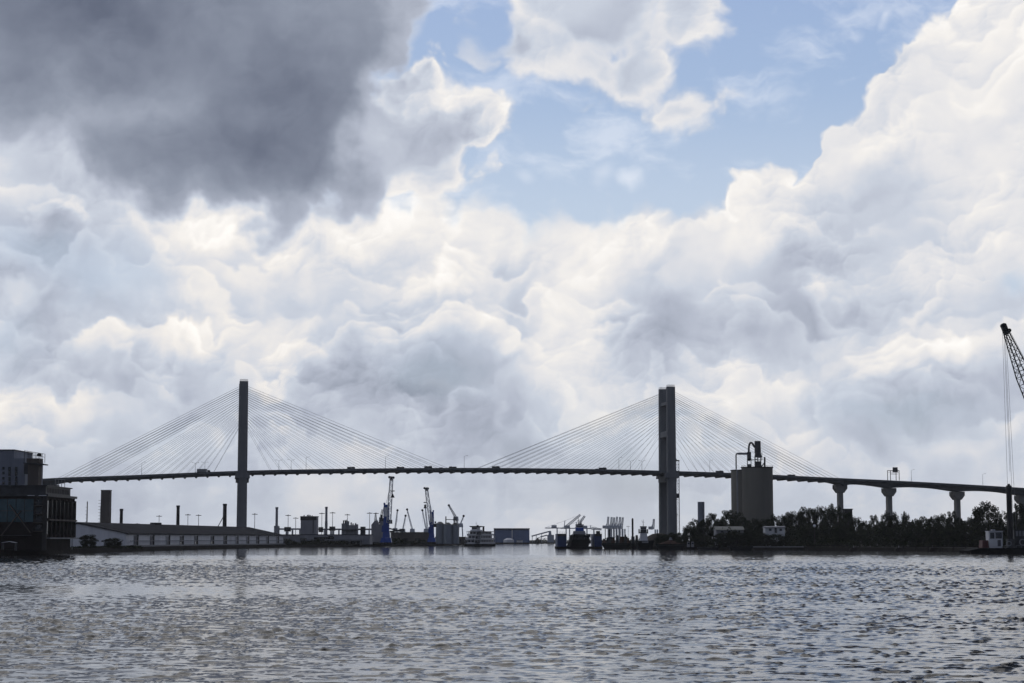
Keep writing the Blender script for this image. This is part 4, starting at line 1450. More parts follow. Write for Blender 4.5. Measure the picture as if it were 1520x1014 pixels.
# local +x is the bow
def deckplan(x0, x1, w, cut=3.2):
    return [(x0, -w), (x1 - cut, -w), (x1, -w * .55), (x1, w * .55), (x1 - cut, w), (x0, w)]
MB().prism(deckplan(-LB / 2, LB / 2 + 1.5, WB / 2), 'z', -.6, 2.0).build('hull', M['hull'], boat)
zz0 = 2.0
for lv, (x0, x1, w, hh) in enumerate(((-LB / 2, LB / 2 + .6, WB / 2 - .1, 3.4), (-LB / 2, LB / 2 - .4, WB / 2 - .2, 3.3), (-LB / 2 + .6, LB / 2 - 2.2, WB / 2 - .5, 3.1))):
    dk_ = MB().prism(deckplan(x0, x1, w), 'z', zz0 + .002, zz0 + .34).build('deck', M['white'], boat)
    cab = MB().box(x0 + 2.2, x1 - 4.2, -w + 1.9, w - 1.9, zz0 + .342, zz0 + hh).build('cabin', M['trimgrey'], boat)
    for q in range(8):
        xx = x0 + 3.2 + q * (x1 - x0 - 8.4) / 8
        for sg in (-1, 1):
            MB().box(xx, xx + 1.5, sg * (w - 1.9) - .04, sg * (w - 1.9) + .04, zz0 + 1.2, zz0 + 2.5).build('window', M['window'], cab)
    for q in range(3):
        MB().box(x1 - 4.22, x1 - 4.14, -w * .6 + q * w * .42, -w * .6 + q * w * .42 + 1.8, zz0 + 1.0, zz0 + 2.6).build('window', M['window'], cab)
    pm_, rm_ = MB(), MB()
    for q in range(10):
        xx = x0 + .3 + q * (x1 - 3.4 - x0) / 9
        for sg in (-1, 1):
            pm_.bar((xx, sg * (w - .2), zz0 + .342), (xx, sg * (w - .2), zz0 + hh), .22)
    for yy in (-.5, 0, .5):
        pm_.bar((x1 - .3, yy * w, zz0 + .342), (x1 - .3, yy * w, zz0 + hh), .22)
    for sg in (-1, 1):
        rm_.box(x0 + .2, x1 - 3.2, sg * (w - .12) - .03, sg * (w - .12) + .03, zz0 + .36, zz0 + 1.35)
    rm_.box(x1 - .2, x1 - .14, -w * .52, w * .52, zz0 + .36, zz0 + 1.35)
    pm_.build('deck_post', M['white'], boat); rm_.build('railing', M['white'], dk_)
    zz0 += hh
MB().prism(deckplan(-LB / 2 + .2, LB / 2 - 1.6, WB / 2 - .3), 'z', zz0 + .002, zz0 + .36).build('roof', M['trimgrey'], boat)
ph = MB().box(1.5, 8.5, -3.6, 3.6, zz0 + .362, zz0 + 1.5).box(3.2, 8, -2.6, 2.6, zz0 + 1.502, zz0 + 3.6).build('pilothouse', M['white'], boat)
MB().box(8.0, 8.06, -2.3, 2.3, zz0 + 2.1, zz0 + 3.3).build('window', M['window'], ph)
MB().box(2.4, 8.8, -3.5, 3.5, zz0 + 3.602, zz0 + 4.6, top=(-.3, -.9)).build('roof', M['steel'], ph)
MB().cyl((5, 0, zz0 + 4.6), (5, 0, zz0 + 8), .12, n=6).bar((5, -1.4, zz0 + 6.6), (5, 1.4, zz0 + 6.6), .1).build('mast', M['white'], boat)
for yy in (-2.7, 2.7):
    MB().cyl((-2, yy, zz0 + .3), (-2, yy, zz0 + (5.4 if yy < 0 else 4.2)), .78, n=12).cyl((-2, yy, zz0 + 4), (-2, yy, zz0 + 4.5), 1.0, n=12).build('funnel', M['black'], boat)
MB().bar((LB / 2, -3, 2.4), (LB / 2 + 5, -4.5, 7.5), .3).bar((LB / 2, 3, 2.4), (LB / 2 + 5, 4.5, 7.5), .3).build('stage_boom', M['steel'], boat)
for sg in (-1, 1):
    MB().prism([(LB / 2 - 3, 2.3), (LB / 2 + .2, 2.3), (LB / 2 - 2.4, 5.0)], 'y', sg * 6 - .5, sg * 6 + .5).build('stair', M['steel'], boat)

# ------------------------------------------------------------------ the floating dock and the craft moored along the right bank
YD = 1175
k = YD / FPX
fd = thing('floating_dock', 'floating dry dock with two blue wing walls on a dark pontoon', 'floating dock', (at(860, 812, YD).x, YD, 0))
L = lambda px: at(px, 805, YD).x - fd.location.x
zp = lambda py: at(860, py, YD).z
MB().box(L(826), L(893.5), -9, 50, -1, zp(811.4)).build('pontoon', M['hull'], fd)
for a, b_ in ((827, 840), (882, 892.6)):
    wl = MB().box(L(a), L(b_), -8.4, 48, zp(811.4) + .003, zp(792.5)).build('wing_wall', M['dockblue'], fd)
    MB().box(L(a), L(b_), -8.46, -8.402, zp(796), zp(792.4)).build('dark_band', M['steel'], wl)
    mb = MB()
    for q in range(6):
        xx = L(a) + .1 + q * (L(b_) - L(a) - .2) / 5
        mb.bar((xx, -8.2, zp(792.5)), (xx, -8.2, zp(792.5) + 1.1), .1)
    mb.bar((L(a), -8.2, zp(792.5) + 1.1), (L(b_), -8.2, zp(792.5) + 1.1), .1)
    mb.build('railing', M['steel'], wl)
boxpart(fd, 885, 890, 788.3, 792.4, YD, -6, 2, 'control_cabin', M['stack'])

tug = thing('docked_tug', 'tug with blue and white wheelhouse and bulky black hull inside the floating dock', 'tug', (at(859, 806, YD).x, YD + 6, zp(811.4)))
L = lambda px: at(px, 805, YD + 6).x - tug.location.x
zt_ = lambda py: at(860, py, YD + 6).z - tug.location.z
hullp = [(L(842), zt_(811.4) + .02), (L(876), zt_(811.4) + .02), (L(879), zt_(804)), (L(877), zt_(797)), (L(870), zt_(793.4)), (L(851), zt_(793)), (L(848), zt_(794.5)), (L(847.2), zt_(800)), (L(845), zt_(807))]
hb = MB()
hb.prism(hullp, 'y', -4, 26)
# bow narrows toward the viewer
hb.v = [((x_ - L(861)) * (.80 if y_ < 0 else 1) + L(861), y_, z_) for x_, y_, z_ in hb.v]
hb.build('hull', M['hull'], tug)
mb = MB()
for q in range(9):
    xx = L(849) + q * (L(872) - L(849)) / 8
    mb.cyl((xx, -4.4, zt_(797.5)), (xx, -4.4, zt_(801)), .75, n=10)
mb.build('bow_fender', M['black'], tug)
h1 = MB().box(L(851), L(870), 1, 16, zt_(793.4) + .05, zt_(788.2), top=(.5, .5)).build('deckhouse', M['trimgrey'], tug)
MB().box(L(854.5), L(867.2), 2, 11, zt_(788.2) + .004, zt_(783.4), top=(.3, .2)).build('bridge_deck', M['blue'], tug)
wh_ = MB().box(L(855.5), L(866.2), 2.6, 9, zt_(783.4) + .004, zt_(779.2), top=(-.3, -.2)).build('wheelhouse', M['white'], tug)
MB().box(L(856.2), L(865.5), 2.42, 2.5, zt_(782.2), zt_(780.4)).build('window', M['window'], wh_)
MB().box(L(855), L(866.8), 2, 9.6, zt_(779.2) + .004, zt_(778.4)).build('roof', M['steel'], wh_)
MB().cyl((L(859), 5, zt_(778.4)), (L(859), 5, zt_(768)), .22, .12, n=6).bar((L(857), 5, zt_(773)), (L(861), 5, zt_(773)), .18).build('mast', M['steel'], tug)
MB().bar((L(860), 5, zt_(778.4)), (L(863.5), 5, zt_(772.5)), .3).cyl((L(863), 5, zt_(778.4)), (L(863), 5, zt_(776)), .5, n=8).build('radar_post', M['steel'], tug)
for px in (872.5, 876):
    MB().box(L(px) - .7, L(px) + .7, 8, 10, zt_(797), zt_(792.5)).build('winch', M['steel'], tug)


def pile(px, top, w, Y, label, base=814):
    b, t_ = at(px, base, Y), at(px, top, Y)
    k = Y / FPX
    o = thing('mooring_pile', label, 'pile', (b.x, Y, -1))
    h = t_.z + 1
    MB().cyl((0, 0, 0), (0, 0, h - .8), w * k / 2, n=10).build('shaft', M['black'], o)
    MB().cyl((0, 0, h - .8), (0, 0, h), w * k / 2 * 1.12, w * k / 2 * .5, n=10).build('cap', M['black'], o)


pile(898.5, 784.2, 1.2, 1150, 'thinnest black pile just right of the floating dock')
pile(904.6, 785.2, 1.9, 1150, 'black pile second right of the floating dock')
pile(939.2, 769.3, 2.8, 1145, 'tallest black pile left of the white wheelhouse tug')


def barge(label, px0, px1, top, Y, beam=11, m=None, name='deck_barge'):
    a, b = at(px0, 812, Y), at(px1, 812, Y)
    o = thing(name, label, 'barge', ((a.x + b.x) / 2, Y, 0))
    w = (b.x - a.x) / 2
    h = at((px0 + px1) / 2, top, Y).z
    MB().prism([(-w, h), (-w, h - .6), (-w + 2.2, -.8), (w - 2.2, -.8), (w, h - .6), (w, h)], 'y', 0, beam).build('hull', m or M['hull'], o)
    MB().box(-w, w, -.22, -.003, h - .95, h - .7).build('rub_rail', M['black'], o)
    mb = MB()
    for q in range(5):
        xx = -w + 1 + q * (2 * w - 2) / 4
        mb.cyl((xx, .8, h), (xx, .8, h + .75), .2, n=8)
    mb.build('bollard', M['black'], o)
    return o, w, h


def item(o, px0, px1, top, bot, Y, dy0, dy1, name, m, taper=(0, 0)):
    a, b = at(px0, top, Y), at(px1, bot, Y)
    l = o.location
    return MB().box(a.x - l.x, b.x - l.x, dy0, dy1, b.z - l.z, a.z - l.z, top=taper).build(name, m, o)


o, w, h = barge('dark deck barge loaded with machinery between floating dock and tallest pile', 893.8, 936, 806.5, 1140)
for j, (a, b_, t_) in enumerate(((895, 899.5, 800), (900.5, 907, 797.8), (908, 914, 799.2), (915, 919, 794.5), (920, 926, 797), (927, 931, 793.6), (931.5, 935, 798.5))):
    item(o, a, b_, t_, 806.4, 1140, 2 + j % 3, 7, 'deck_machine', M['steel'] if j % 2 else M['rust'], (.35, .3))
o, w, h = barge('dark deck barge with low deckhouse right of the tallest pile', 936.6, 952, 806.8, 1136)
for a, b_, t_, m_ in ((937.5, 943, 796.6, 'steel'), (943.8, 948, 794.4, 'stack'), (948.6, 951.5, 799, 'steel')):
    item(o, a, b_, t_, 806.7, 1136, 2, 7, 'deck_machine', M[m_], (.3, .3))
# clutter of stored gear on the shore behind the barges
for a, b_, t_, lab, m_ in ((904, 912, 797.5, 'dark storage bin on the shore behind the loaded barge, left of two', 'steel'),
                           (921, 931, 796.5, 'rusty storage bin on the shore behind the loaded barge, right of two', 'rust')):
    x0, x1, z_ = bx(a, b_, t_, 1190, 6)
    bn = thing('storage_bin', lab, 'bin', ((x0 + x1) / 2, 1190, 1.7))
    w_ = (x1 - x0) / 2
    MB().box(-w_, w_, 0, 6, 0, z_ - 1.7, top=(-.2, -.1)).build('body', M[m_], bn)
    MB().box(-w_ - .3, w_ + .3, -.25, -.11, z_ - 2.4, z_ - 2.1).build('rim', M['black'], bn)

YT = 1118
t2 = thing('moored_tug', 'black hulled tug with grey white deckhouse and dark wheelhouse near the right tower', 'tug', (at(957, 812, YT).x, YT, 0))
L = lambda px: at(px, 805, YT).x - t2.location.x
zt_ = lambda py: at(957, py, YT).z
MB().prism([(L(945), zt_(803.2)), (L(947.5), -.8), (L(968), -.8), (L(970.5), zt_(802)), (L(966), zt_(802.6))], 'y', 0, 9).build('hull', M['hull'], t2)
MB().box(L(953), L(962.5), -.2, -.003, zt_(806), zt_(803.6)).build('bow_fender', M['trimgrey'], t2)
MB().box(L(950.3), L(961.8), 1, 8, zt_(802.6), zt_(790.6), top=(.55, .4)).build('deckhouse', M['wall'], t2)
w_ = MB().box(L(951.3), L(960.4), 1.4, 6.5, zt_(790.6) + .01, zt_(786), top=(.1, .1)).build('upper_deck', M['steel'], t2)
MB().box(L(949.6), L(962.3), 1, 7, zt_(791), zt_(790.2)).build('bridge_wing', M['steel'], t2)
w_ = MB().box(L(951.6), L(960), 1.8, 6, zt_(786) + .01, zt_(782.4), top=(-.1, -.1)).build('wheelhouse', M['wall'], t2)
MB().box(L(952), L(959.6), 1.6, 1.68, zt_(785.2), zt_(783.4)).build('window', M['window'], w_)
MB().box(L(951), L(960.6), 1.4, 6.4, zt_(782.4) + .003, zt_(781.2)).build('roof', M['black'], w_)
MB().cyl((L(955.6), 3.6, zt_(781.2)), (L(955.6), 3.6, zt_(771)), .2, .08, n=6).bar((L(953.6), 3.6, zt_(775)), (L(957.6), 3.6, zt_(775)), .12).bar((L(952.5), 3.6, zt_(772.6)), (L(955.6), 3.6, zt_(775.4)), .1).build('mast', M['black'], t2)
for px in (949.6, 962.2):
    MB().cyl((L(px), 5, zt_(792)), (L(px), 5, zt_(785.4)), .38, n=10).build('funnel', M['black'], t2)

hp = MB()
for q in range(1):
    n_ = 22
    vs, fs = [], []
    for ring, (rf_, zf) in enumerate(((1, 0), (.86, .32), (.6, .7), (.3, .94), (0.02, 1.0))):
        for i in range(n_):
            a = 2 * math.pi * i / n_
            j = 1 + .12 * math.sin(3 * a + 1) + .07 * math.sin(7 * a)
            vs.append((12.5 * rf_ * math.cos(a) * j, 8 * rf_ * math.sin(a) * j, 7.6 * zf * (1 + .05 * math.sin(5 * a))))
    for r_ in range(4):
        for i in range(n_):
            fs.append((r_ * n_ + i, r_ * n_ + (i + 1) % n_, (r_ + 1) * n_ + (i + 1) % n_, (r_ + 1) * n_ + i))
    hp.add(vs, fs, True)
mo = hp.build('gravel_heap', M['mound'])
mo.location = (at(978, 810, 1150).x, 1150, 1.5)
tag(mo, 'brown gravel heap on the shore in front of the right bridge tower', 'heap')

# workboats and sheds at the foot of the right tower
o, w, h = barge('low dark barge with a red brown cargo heap below the right bridge tower', 973, 1018, 807.6, 1085, 10)
item(o, 979, 1012, 801.5, 807.5, 1085, 2, 8, 'cargo', M['rust'], (7, 2.4))
item(o, 994, 999, 797.6, 801.6, 1085, 4, 6, 'tarpaulin', M['trimgrey'], (.6, .4))
o, w, h = barge('flat grey pontoon floating at the shore left of the white gabled house', 1036, 1066, 812.4, 1075, 6, M['steel'], 'pontoon')
for px, lab in ((1022.5, 'small dark workboat with pale cabin, left of two beside the pontoon'), (1028.5, 'small dark workboat with pale cabin, right of two beside the pontoon')):
    wb = thing('workboat', lab, 'boat', (at(px, 810, 1080).x, 1080, 0), group='small workboats by the pontoon')
    MB().prism([(-1.6, 1.3), (-1.2, -.5), (1.1, -.5), (1.9, 1.5)], 'y', 0, 2.6).build('hull', M['hull'], wb)
    c_ = MB().box(-.9, .7, .4, 2.2, 1.3, 4.4, top=(.15, .15)).build('cabin', M['trimgrey'], wb)
    MB().box(-.6, .4, .38, .44, 3, 3.9).build('window', M['window'], c_)

# ------------------------------------------------------------------ right bank: silo, stack and houses
YS = 1180
si = thing('cement_silo', 'massive tan concrete silo with conveyor pipes and filters on its roof', 'silo', (at(1118, 800, YS).x, YS, 1.7))
L = lambda px: at(px, 740, YS).x - si.location.x
zs_ = lambda py: at(1117, py, YS).z - 1.7
rr_ = (L(1147.6) - L(1101)) / 2
cx_ = (L(1147.6) + L(1101)) / 2
_fx = lambda q, dy: (q + si.location.x) * (YS + dy) / YS - si.location.x
cx_ = _fx(cx_, rr_)
body = MB().cyl((cx_, rr_, 0), (cx_, rr_, zs_(694)), rr_, n=40, caps=True).build('drum', M['silo'], si)
rl_ = (L(1122) - L(1085.2)) / 2
lx_ = _fx(L(1085.2) + rl_, rl_ + 9)
MB().cyl((lx_, rl_ + 9, 0), (lx_, rl_ + 9, zs_(697.5)), rl_, n=32).build('drum', M['silo'], si)
MB().cyl((cx_, rr_, zs_(694) + .01), (cx_, rr_, zs_(692.6)), rr_ + .4, n=40).build('roof_slab', M['stack'], si)
MB().cyl((lx_, rl_ + 9, zs_(697.5) + .01), (lx_, rl_ + 9, zs_(696.2)), rl_ + .4, n=32).build('roof_slab', M['stack'], si)
MB().cyl((L(1095.6), 3.2, 0), (L(1095.6), 3.2, zs_(697)), .45, n=8).build('riser_pipe', M['trimgrey'], si)
yq = rr_ * .5
def pipe(pts, r, name, m=M['steel']):
    return MB().path([(L(a), yq, zs_(b_)) for a, b_ in pts], r, n=8).build(name, m, si)
pipe(((1094.7, 696.5), (1094.7, 675.5), (1095.3, 673.2), (1097, 672.4), (1112, 672.4)), .42, 'delivery_pipe')
MB().box(L(1097), L(1111.4), yq - .7, yq + .7, zs_(674.6), zs_(671.4)).build('pipe_casing', M['trimgrey'], si)
pipe(((1113.8, 671), (1114, 663), (1115, 658.5), (1117.3, 656.2), (1119.6, 657.6), (1121.3, 661.5), (1123, 663.4)), .62, 'gooseneck_pipe')
MB().cyl((L(1114.2), yq, zs_(681)), (L(1114.2), yq, zs_(670.4)), (L(1117.2) - L(1111)) / 2, n=14).cyl((L(1114.2), yq, zs_(684)), (L(1114.2), yq, zs_(681)), .6, (L(1117.2) - L(1111)) / 2, n=14).build('cyclone', M['steel'], si)
mb = MB()
for px in (1111.6, 1117):
    for dy_ in (-1, 1):
        mb.bar((L(px), yq + dy_, zs_(693)), (L(px), yq + dy_, zs_(680)), .22)
mb.box(L(1111.2), L(1117.4), yq - 1.2, yq + 1.2, zs_(693), zs_(688.6))
mb.build('support_frame', M['steel'], si)
MB().box(L(1122.8), L(1131.4), yq - 1.8, yq + 1.8, zs_(672), zs_(654.2), top=(.1, .1)).build('elevator_tower', M['steel'], si)
MB().box(L(1122.4), L(1132.6), yq - 2.1, yq + 2.1, zs_(678.5), zs_(672.05), top=(.5, .2)).build('elevator_boot', M['steel'], si)
mb = MB()
for px in (1123, 1127, 1131.5):
    for dy_ in (-1.6, 1.6):
        mb.bar((L(px), yq + dy_, zs_(693)), (L(px), yq + dy_, zs_(678)), .3)
mb.box(L(1123), L(1131.6), yq - 1.4, yq + 1.4, zs_(693), zs_(684.5)).box(L(1116), L(1133.6), yq - 2.2, yq + 2.2, zs_(682.6), zs_(681.9))
mb.bar((L(1123), yq, zs_(682)), (L(1131.5), yq, zs_(678)), .3).bar((L(1133.4), yq, zs_(681.9)), (L(1133.4), yq, zs_(671)), .3)
mb.build('support_frame', M['steel'], si)
MB().cyl((L(1137.4), yq, zs_(693)), (L(1137.4), yq, zs_(678)), .55, n=8).box(L(1136.4), L(1138.6), yq - .7, yq + .7, zs_(684), zs_(680.8)).bar((L(1132.6), yq, zs_(692)), (L(1137), yq, zs_(686.6)), .6).build('vent_stack', M['steel'], si)
mb = MB()
for i in range(30):
    a = math.pi + math.pi * i / 29
    q = (cx_ + rr_ * math.cos(a), rr_ + rr_ * math.sin(a))
    mb.bar((*q, zs_(692.6)), (*q, zs_(690.6)), .09)
    if i:
        mb.bar((*q0, zs_(690.7)), (*q, zs_(690.7)), .08)
    q0 = q
mb.build('railing', M['steel'], si)

stack(1041.2, 745, 10.2, 10.2, 1200, M['bluegrey'], 'short fat grey blue concrete stack left of the silo', cap=False)
o, w, h = house('plant_room', 'small dark flat roofed block on the wooded rise below the flared pier', 'building', 1255, 1266, 755.2, 1120, 8, M['stack'])


def gabled(name, label, px0, px1, eave, ridge, Y, depth, base, wallm, roofm, along_x=True, windows=()):
    x0, x1 = at(px0, 800, Y).x, at(px1, 800, Y).x
    zb = at(px0, base, Y).z
    o = thing(name, label, 'house', ((x0 + x1) / 2, Y, zb))
    w = (x1 - x0) / 2
    he, hr = at(px0, eave, Y).z - zb, at(px0, ridge, Y).z - zb
    wl = MB().prism([(0, 0), (0, he), (depth / 2, hr - .35), (depth, he), (depth, 0)], 'x', -w, w) if along_x else MB().prism([(-w, 0), (-w, he), (0, hr - .35), (w, he), (w, 0)], 'y', 0, depth)
    wl = wl.build('wall', wallm, o)
    rf = MB()
    if along_x:
        rf.prism([(-.7, he - .3), (depth / 2, hr - .3), (depth / 2, hr + .05), (-.7, he + .08)], 'x', -w - .5, w + .5)
        rf.prism([(depth + .7, he - .3), (depth / 2 + .003, hr - .3), (depth / 2 + .003, hr + .05), (depth + .7, he + .08)], 'x', -w - .5, w + .5)
    else:
        rf.prism([(-w - .7, he - .3), (0, hr - .3), (0, hr + .05), (-w - .7, he + .08)], 'y', -.6, depth + .6)
        rf.prism([(w + .7, he - .3), (.003, hr - .3), (.003, hr + .05), (w + .7, he + .08)], 'y', -.6, depth + .6)
    rf.build('roof', roofm, o)
    for a, b_, t_, q in windows:
        p, r_ = at(a, t_, Y), at(b_, q, Y)
        fr_ = MB().box(p.x - o.location.x - .15, r_.x - o.location.x + .15, -.1, -.004, r_.z - zb - .15, p.z - zb + .15).build('window', M['trimgrey'], wl)
        MB().box(p.x - o.location.x, r_.x - o.location.x, -.13, -.102, r_.z - zb, p.z - zb).build('pane', M['window'], fr_)
    return o


gabled('bank_shed', 'long pale roofed shed half hidden by trees left of the silo', 1063.5, 1104, 786.6, 781.4, 1075, 14, 812, M['trimgrey'], M['roofpale'], True, ((1070, 1074, 788, 791), (1080, 1084, 788, 791)))
gabled('white_house', 'bright white house with dark openings among trees below the silo', 1136, 1165, 782.8, 781, 1062, 9, 812, M['white'], M['trimgrey'], True, ((1141.5, 1145, 785, 788), (1149.8, 1153, 782.9, 791), (1157, 1160.5, 785.4, 788)))
tw_ = thing('white_sphere_tank', 'small pale round tank showing through trees right of the white house', 'tank', (at(1209, 780, 1060).x, 1060, at(1209, 783, 1060).z))
bm = bmesh_s = MB()
vs, fs = [], []
for i in range(7):
    for j in range(10):
        a, b_ = math.pi * i / 6, 2 * math.pi * j / 10
        vs.append((.85 * math.sin(a) * math.cos(b_), .85 * math.sin(a) * math.sin(b_), .85 + .85 * math.cos(a)))
for i in range(6):
    for j in range(10):
        fs.append((i * 10 + j, (i + 1) * 10 + j, (i + 1) * 10 + (j + 1) % 10, i * 10 + (j + 1) % 10))
bm.add(vs, fs, True).build('vessel', M['wall'], tw_)
MB().cyl((0, 0, -14), (0, 0, .1), .2, n=6).build('post', M['bark'], tw_)

# jetties and dolphins along the right bank
def jetty(label, px0, px1, top, Y, w=3.0, m=None):
    a, b = at(px0, 815, Y), at(px1, 815, Y)
    o = thing('timber_jetty', label, 'jetty', ((a.x + b.x) / 2, Y, 0))
    hw2 = (b.x - a.x) / 2
    z = at((px0 + px1) / 2, top, Y).z
    MB().box(-hw2, hw2, -w, 0, z - .45, z).build('deck', m or M['timber'], o)
    n_ = max(3, int(hw2 * 2 / 5))
    for i in range(n_):
        xx = -hw2 + .4 + i * (2 * hw2 - .8) / (n_ - 1)
        MB().cyl((xx, -w + .3, -1.2), (xx, -w + .3, z - .45), .24, n=7).build('pile', M['timber'], o)
    mb = MB()
    mb.bar((-hw2, -w + .05, z + .9), (hw2, -w + .05, z + .9), .1)
    for i in range(n_):
        xx = -hw2 + .4 + i * (2 * hw2 - .8) / (n_ - 1)
        mb.bar((xx, -w + .05, z), (xx, -w + .05, z + .9), .1)
    mb.build('railing', M['timber'], o)
    return o


jetty('low pale grey jetty at the waterline below the white house', 1118, 1192, 811.2, 1030, m=M['trimgrey'])
jetty('dark timber jetty at the waterline below the flared pier', 1196, 1258, 809.4, 1022)
jetty('long thin dark jetty running right to the crane barge', 1338, 1470, 811, 905, m=M['timber'])
o, w, h = barge('dark flat barge moored at the shore left of the pale jetty', 1083, 1118, 811.2, 1036, 8)
for px, lab in ((1267, 'dark mooring dolphin, leftmost of the three in the water'), (1334, 'dark mooring dolphin, middle one of the three in the water'), (1384.5, 'dark mooring dolphin, rightmost of the three in the water')):
    Yd = 935
    do = thing('mooring_dolphin', lab, 'dolphin', (at(px, 815, Yd).x, Yd, 0), group='mooring dolphins off the right bank')
    for q in range(5):
        a = q * 2 * math.pi / 5
        MB().cyl((1.9 * math.cos(a), 1.9 * math.sin(a), -1.5), (.9 * math.cos(a), .9 * math.sin(a), 1.5), .3, n=7).build('pile', M['timber'], do)
    MB().prism([(-1.9, .25), (1.9, .25), (1.75, 1.1), (.9, 1.75), (-.9, 1.75), (-1.75, 1.1)], 'y', -1.6, 1.6).build('cap', M['timber'], do)
    MB().cyl((0, 0, 1.75), (0, 0, 2.7), .12, n=6).build('marker_post', M['galv'], do)

# ------------------------------------------------------------------ the crane barge at the right edge
YC = 783
cb = thing('crane_barge', 'black work barge with white control cabin, tall spud and lattice crane at the right edge', 'crane barge', (at(1500, 815, YC).x, YC, 0))
L = lambda px: at(px, 800, YC).x - cb.location.x
zc = lambda py: at(1490, py, YC).z
hull = MB().prism([(L(1434), zc(817.5)), (L(1438), -.8), (L(1660), -.8), (L(1664), zc(813.5)), (L(1450), zc(813.5))], 'y', -4, 14).build('hull', M['hull'], cb)
MB().box(L(1456), L(1466), -2, 4, zc(813.5), zc(802), top=(.3, .2)).build('winch_housing', M['red'], cb)
cab = MB().box(L(1466), L(1486), -2.4, 3, zc(811), zc(789.4)).box(L(1466) + .1, L(1486) - .1, -2.2, 2.8, zc(813.5), zc(811) - .003).build('control_cabin', M['white'], cb)
MB().box(L(1467.6), L(1474), -2.46, -2.402, zc(799.6), zc(791)).build('window', M['window'], cab)
MB().box(L(1475.6), L(1485), -2.46, -2.402, zc(799.4), zc(790.6)).build('window', M['window'], cab)
MB().box(L(1478.4), L(1483.2), -2.46, -2.402, zc(810.8), zc(801.4)).build('door', M['door'], cab)
MB().box(L(1465.4), L(1486.6), -2.8, 3.4, zc(789.4) + .003, zc(788.2)).build('roof', M['white'], cab)
MB().box(L(1471.6), L(1477.5), -1, 1.6, zc(788.2), zc(785.8), top=(.3, .3)).build('roof_unit', M['trimgrey'], cab)
MB().cyl((L(1470.2), 0, zc(788)), (L(1470.2), 0, zc(780)), .12, n=6).build('aerial', M['steel'], cab)
sp = MB().cyl((L(1498.6), -1, -3), (L(1498.6), -1, zc(721.5)), 1.15, n=12).build('spud', M['black'], cb)
MB().cyl((L(1498.6), -1, zc(724.5)), (L(1498.6), -1, zc(720.5)), 1.32, .9, n=12).cyl((L(1498.6), -1, zc(720.5)), (L(1498.6), -1, zc(718.4)), .55, n=8).build('spud_head', M['black'], sp)
MB().box(L(1493.4), L(1503.8), -2.9, .9, zc(813.5), zc(800), top=(.2, .2)).build('spud_well', M['steel'], cb)
dh = MB().box(L(1507), L(1560), 1, 6, zc(813.4), zc(798)).box(L(1507), L(1560), 1.2, 5.8, zc(797.9), zc(786.6)).build('deckhouse', M['steel'], cb)
for px in (1509, 1514, 1519, 1525, 1531):
    MB().box(L(px), L(px + 3.2), .92, .998, zc(796), zc(788.4)).build('window', M['trimgrey'], dh)
mb = MB()
for q in range(9):
    xx = L(1487.5) + q * (L(1493) - L(1487.5)) / 2 if q < 3 else L(1505) + (q - 3) * 2.2
    mb.bar((xx, -3.2, zc(813.5)), (xx, -3.2, zc(809.6)), .1)
mb.bar((L(1487.5), -3.2, zc(809.6)), (L(1493), -3.2, zc(809.6)), .1).bar((L(1505), -3.2, zc(809.6)), (L(1505) + 11, -3.2, zc(809.6)), .1)
mb.build('railing', M['galv'], cb)
for px, py, rd in ((1494.3, 807, .9), (1514.6, 805, 1.2)):
    m_ = MB()
    for i in range(16):
        a, b_ = 2 * math.pi * i / 16, 2 * math.pi * (i + 1) / 16
        m_.bar((L(px) + rd * math.cos(a), -3.4, zc(py) + rd * math.sin(a)), (L(px) + rd * math.cos(b_), -3.4, zc(py) + rd * math.sin(b_)), .42, .4)
    m_.build('hose_reel', M['trimgrey'], cb)
    MB().bar((L(px), -3.0, zc(813.5)), (L(px), -3.0, zc(py)), .3).build('reel_stand', M['steel'], cb)
# crawler crane on the barge, outside the frame except for its boom
mhouse = MB().box(L(1612), L(1642), 1, 7, zc(806), zc(794), top=(.3, .3)).build('crane_house', M['red'], cb)
MB().box(L(1606), L(1648), 0, 2.4, zc(813.5), zc(807.5), top=(.6, .1)).box(L(1606), L(1648), 6, 8.4, zc(813.5), zc(807.5), top=(.6, .1)).build('crawler_track', M['black'], cb)
tip = Vector((L(1500.6), 2, zc(484)))
root = Vector((L(1620), 4, zc(800)))
ax = (root - tip).normalized()
sd_ = Vector((0, 1, 0)).cross(ax).normalized()
q1 = tip + ax * 9.5
side = (sd_ * .72 + Vector((0, 1, 0)) * .69).normalized()
bm_ = MB()
bm_.lattice(tip + ax * 1.2, tip + ax * 22, 1.5, 4.6, 9, .19, side=side, rd=.085)
bm_.lattice(tip + ax * 22, root, 4.6, 4.6, 22, .19, side=side, rd=.085)
boom = bm_.build('boom', M['black'], cb)
hd = MB()
for dy_ in (-.9, -.3, .3, .9):
    hd.cyl(tip + Vector((-.2, dy_ - .2, .3)), tip + Vector((-.2, dy_ + .2, .3)), 1.1, n=14)
hd.bar(tip - ax * 1.0, tip + ax * 3.4, 1.9, 2.2)
hd.cyl(tip + ax * 2.4 + Vector((1.3, -.8, .6)), tip + ax * 2.4 + Vector((1.3, .8, .6)), .8, n=12)
hd.build('boom_head', M['black'], boom)
for j, (dx_, bot) in enumerate(((-.9, 730), (-.2, 700), (.35, 812), (1.0, 812))):
    p = tip + Vector((dx_, -.9 + .6 * j, 0))
    MB().bar(p, (p.x + (1503 - 1497) * .1 * j + .4, p.y, zc(bot)), .1).build('hoist_cable', M['cable'], cb)
mst = root + Vector((5, 0, 16))
MB().bar(tip + ax * 2 + Vector((1.2, -.5, .8)), mst, .11).bar(tip + ax * 2 + Vector((1.2, .5, .8)), mst, .11).build('pendant', M['cable'], cb)
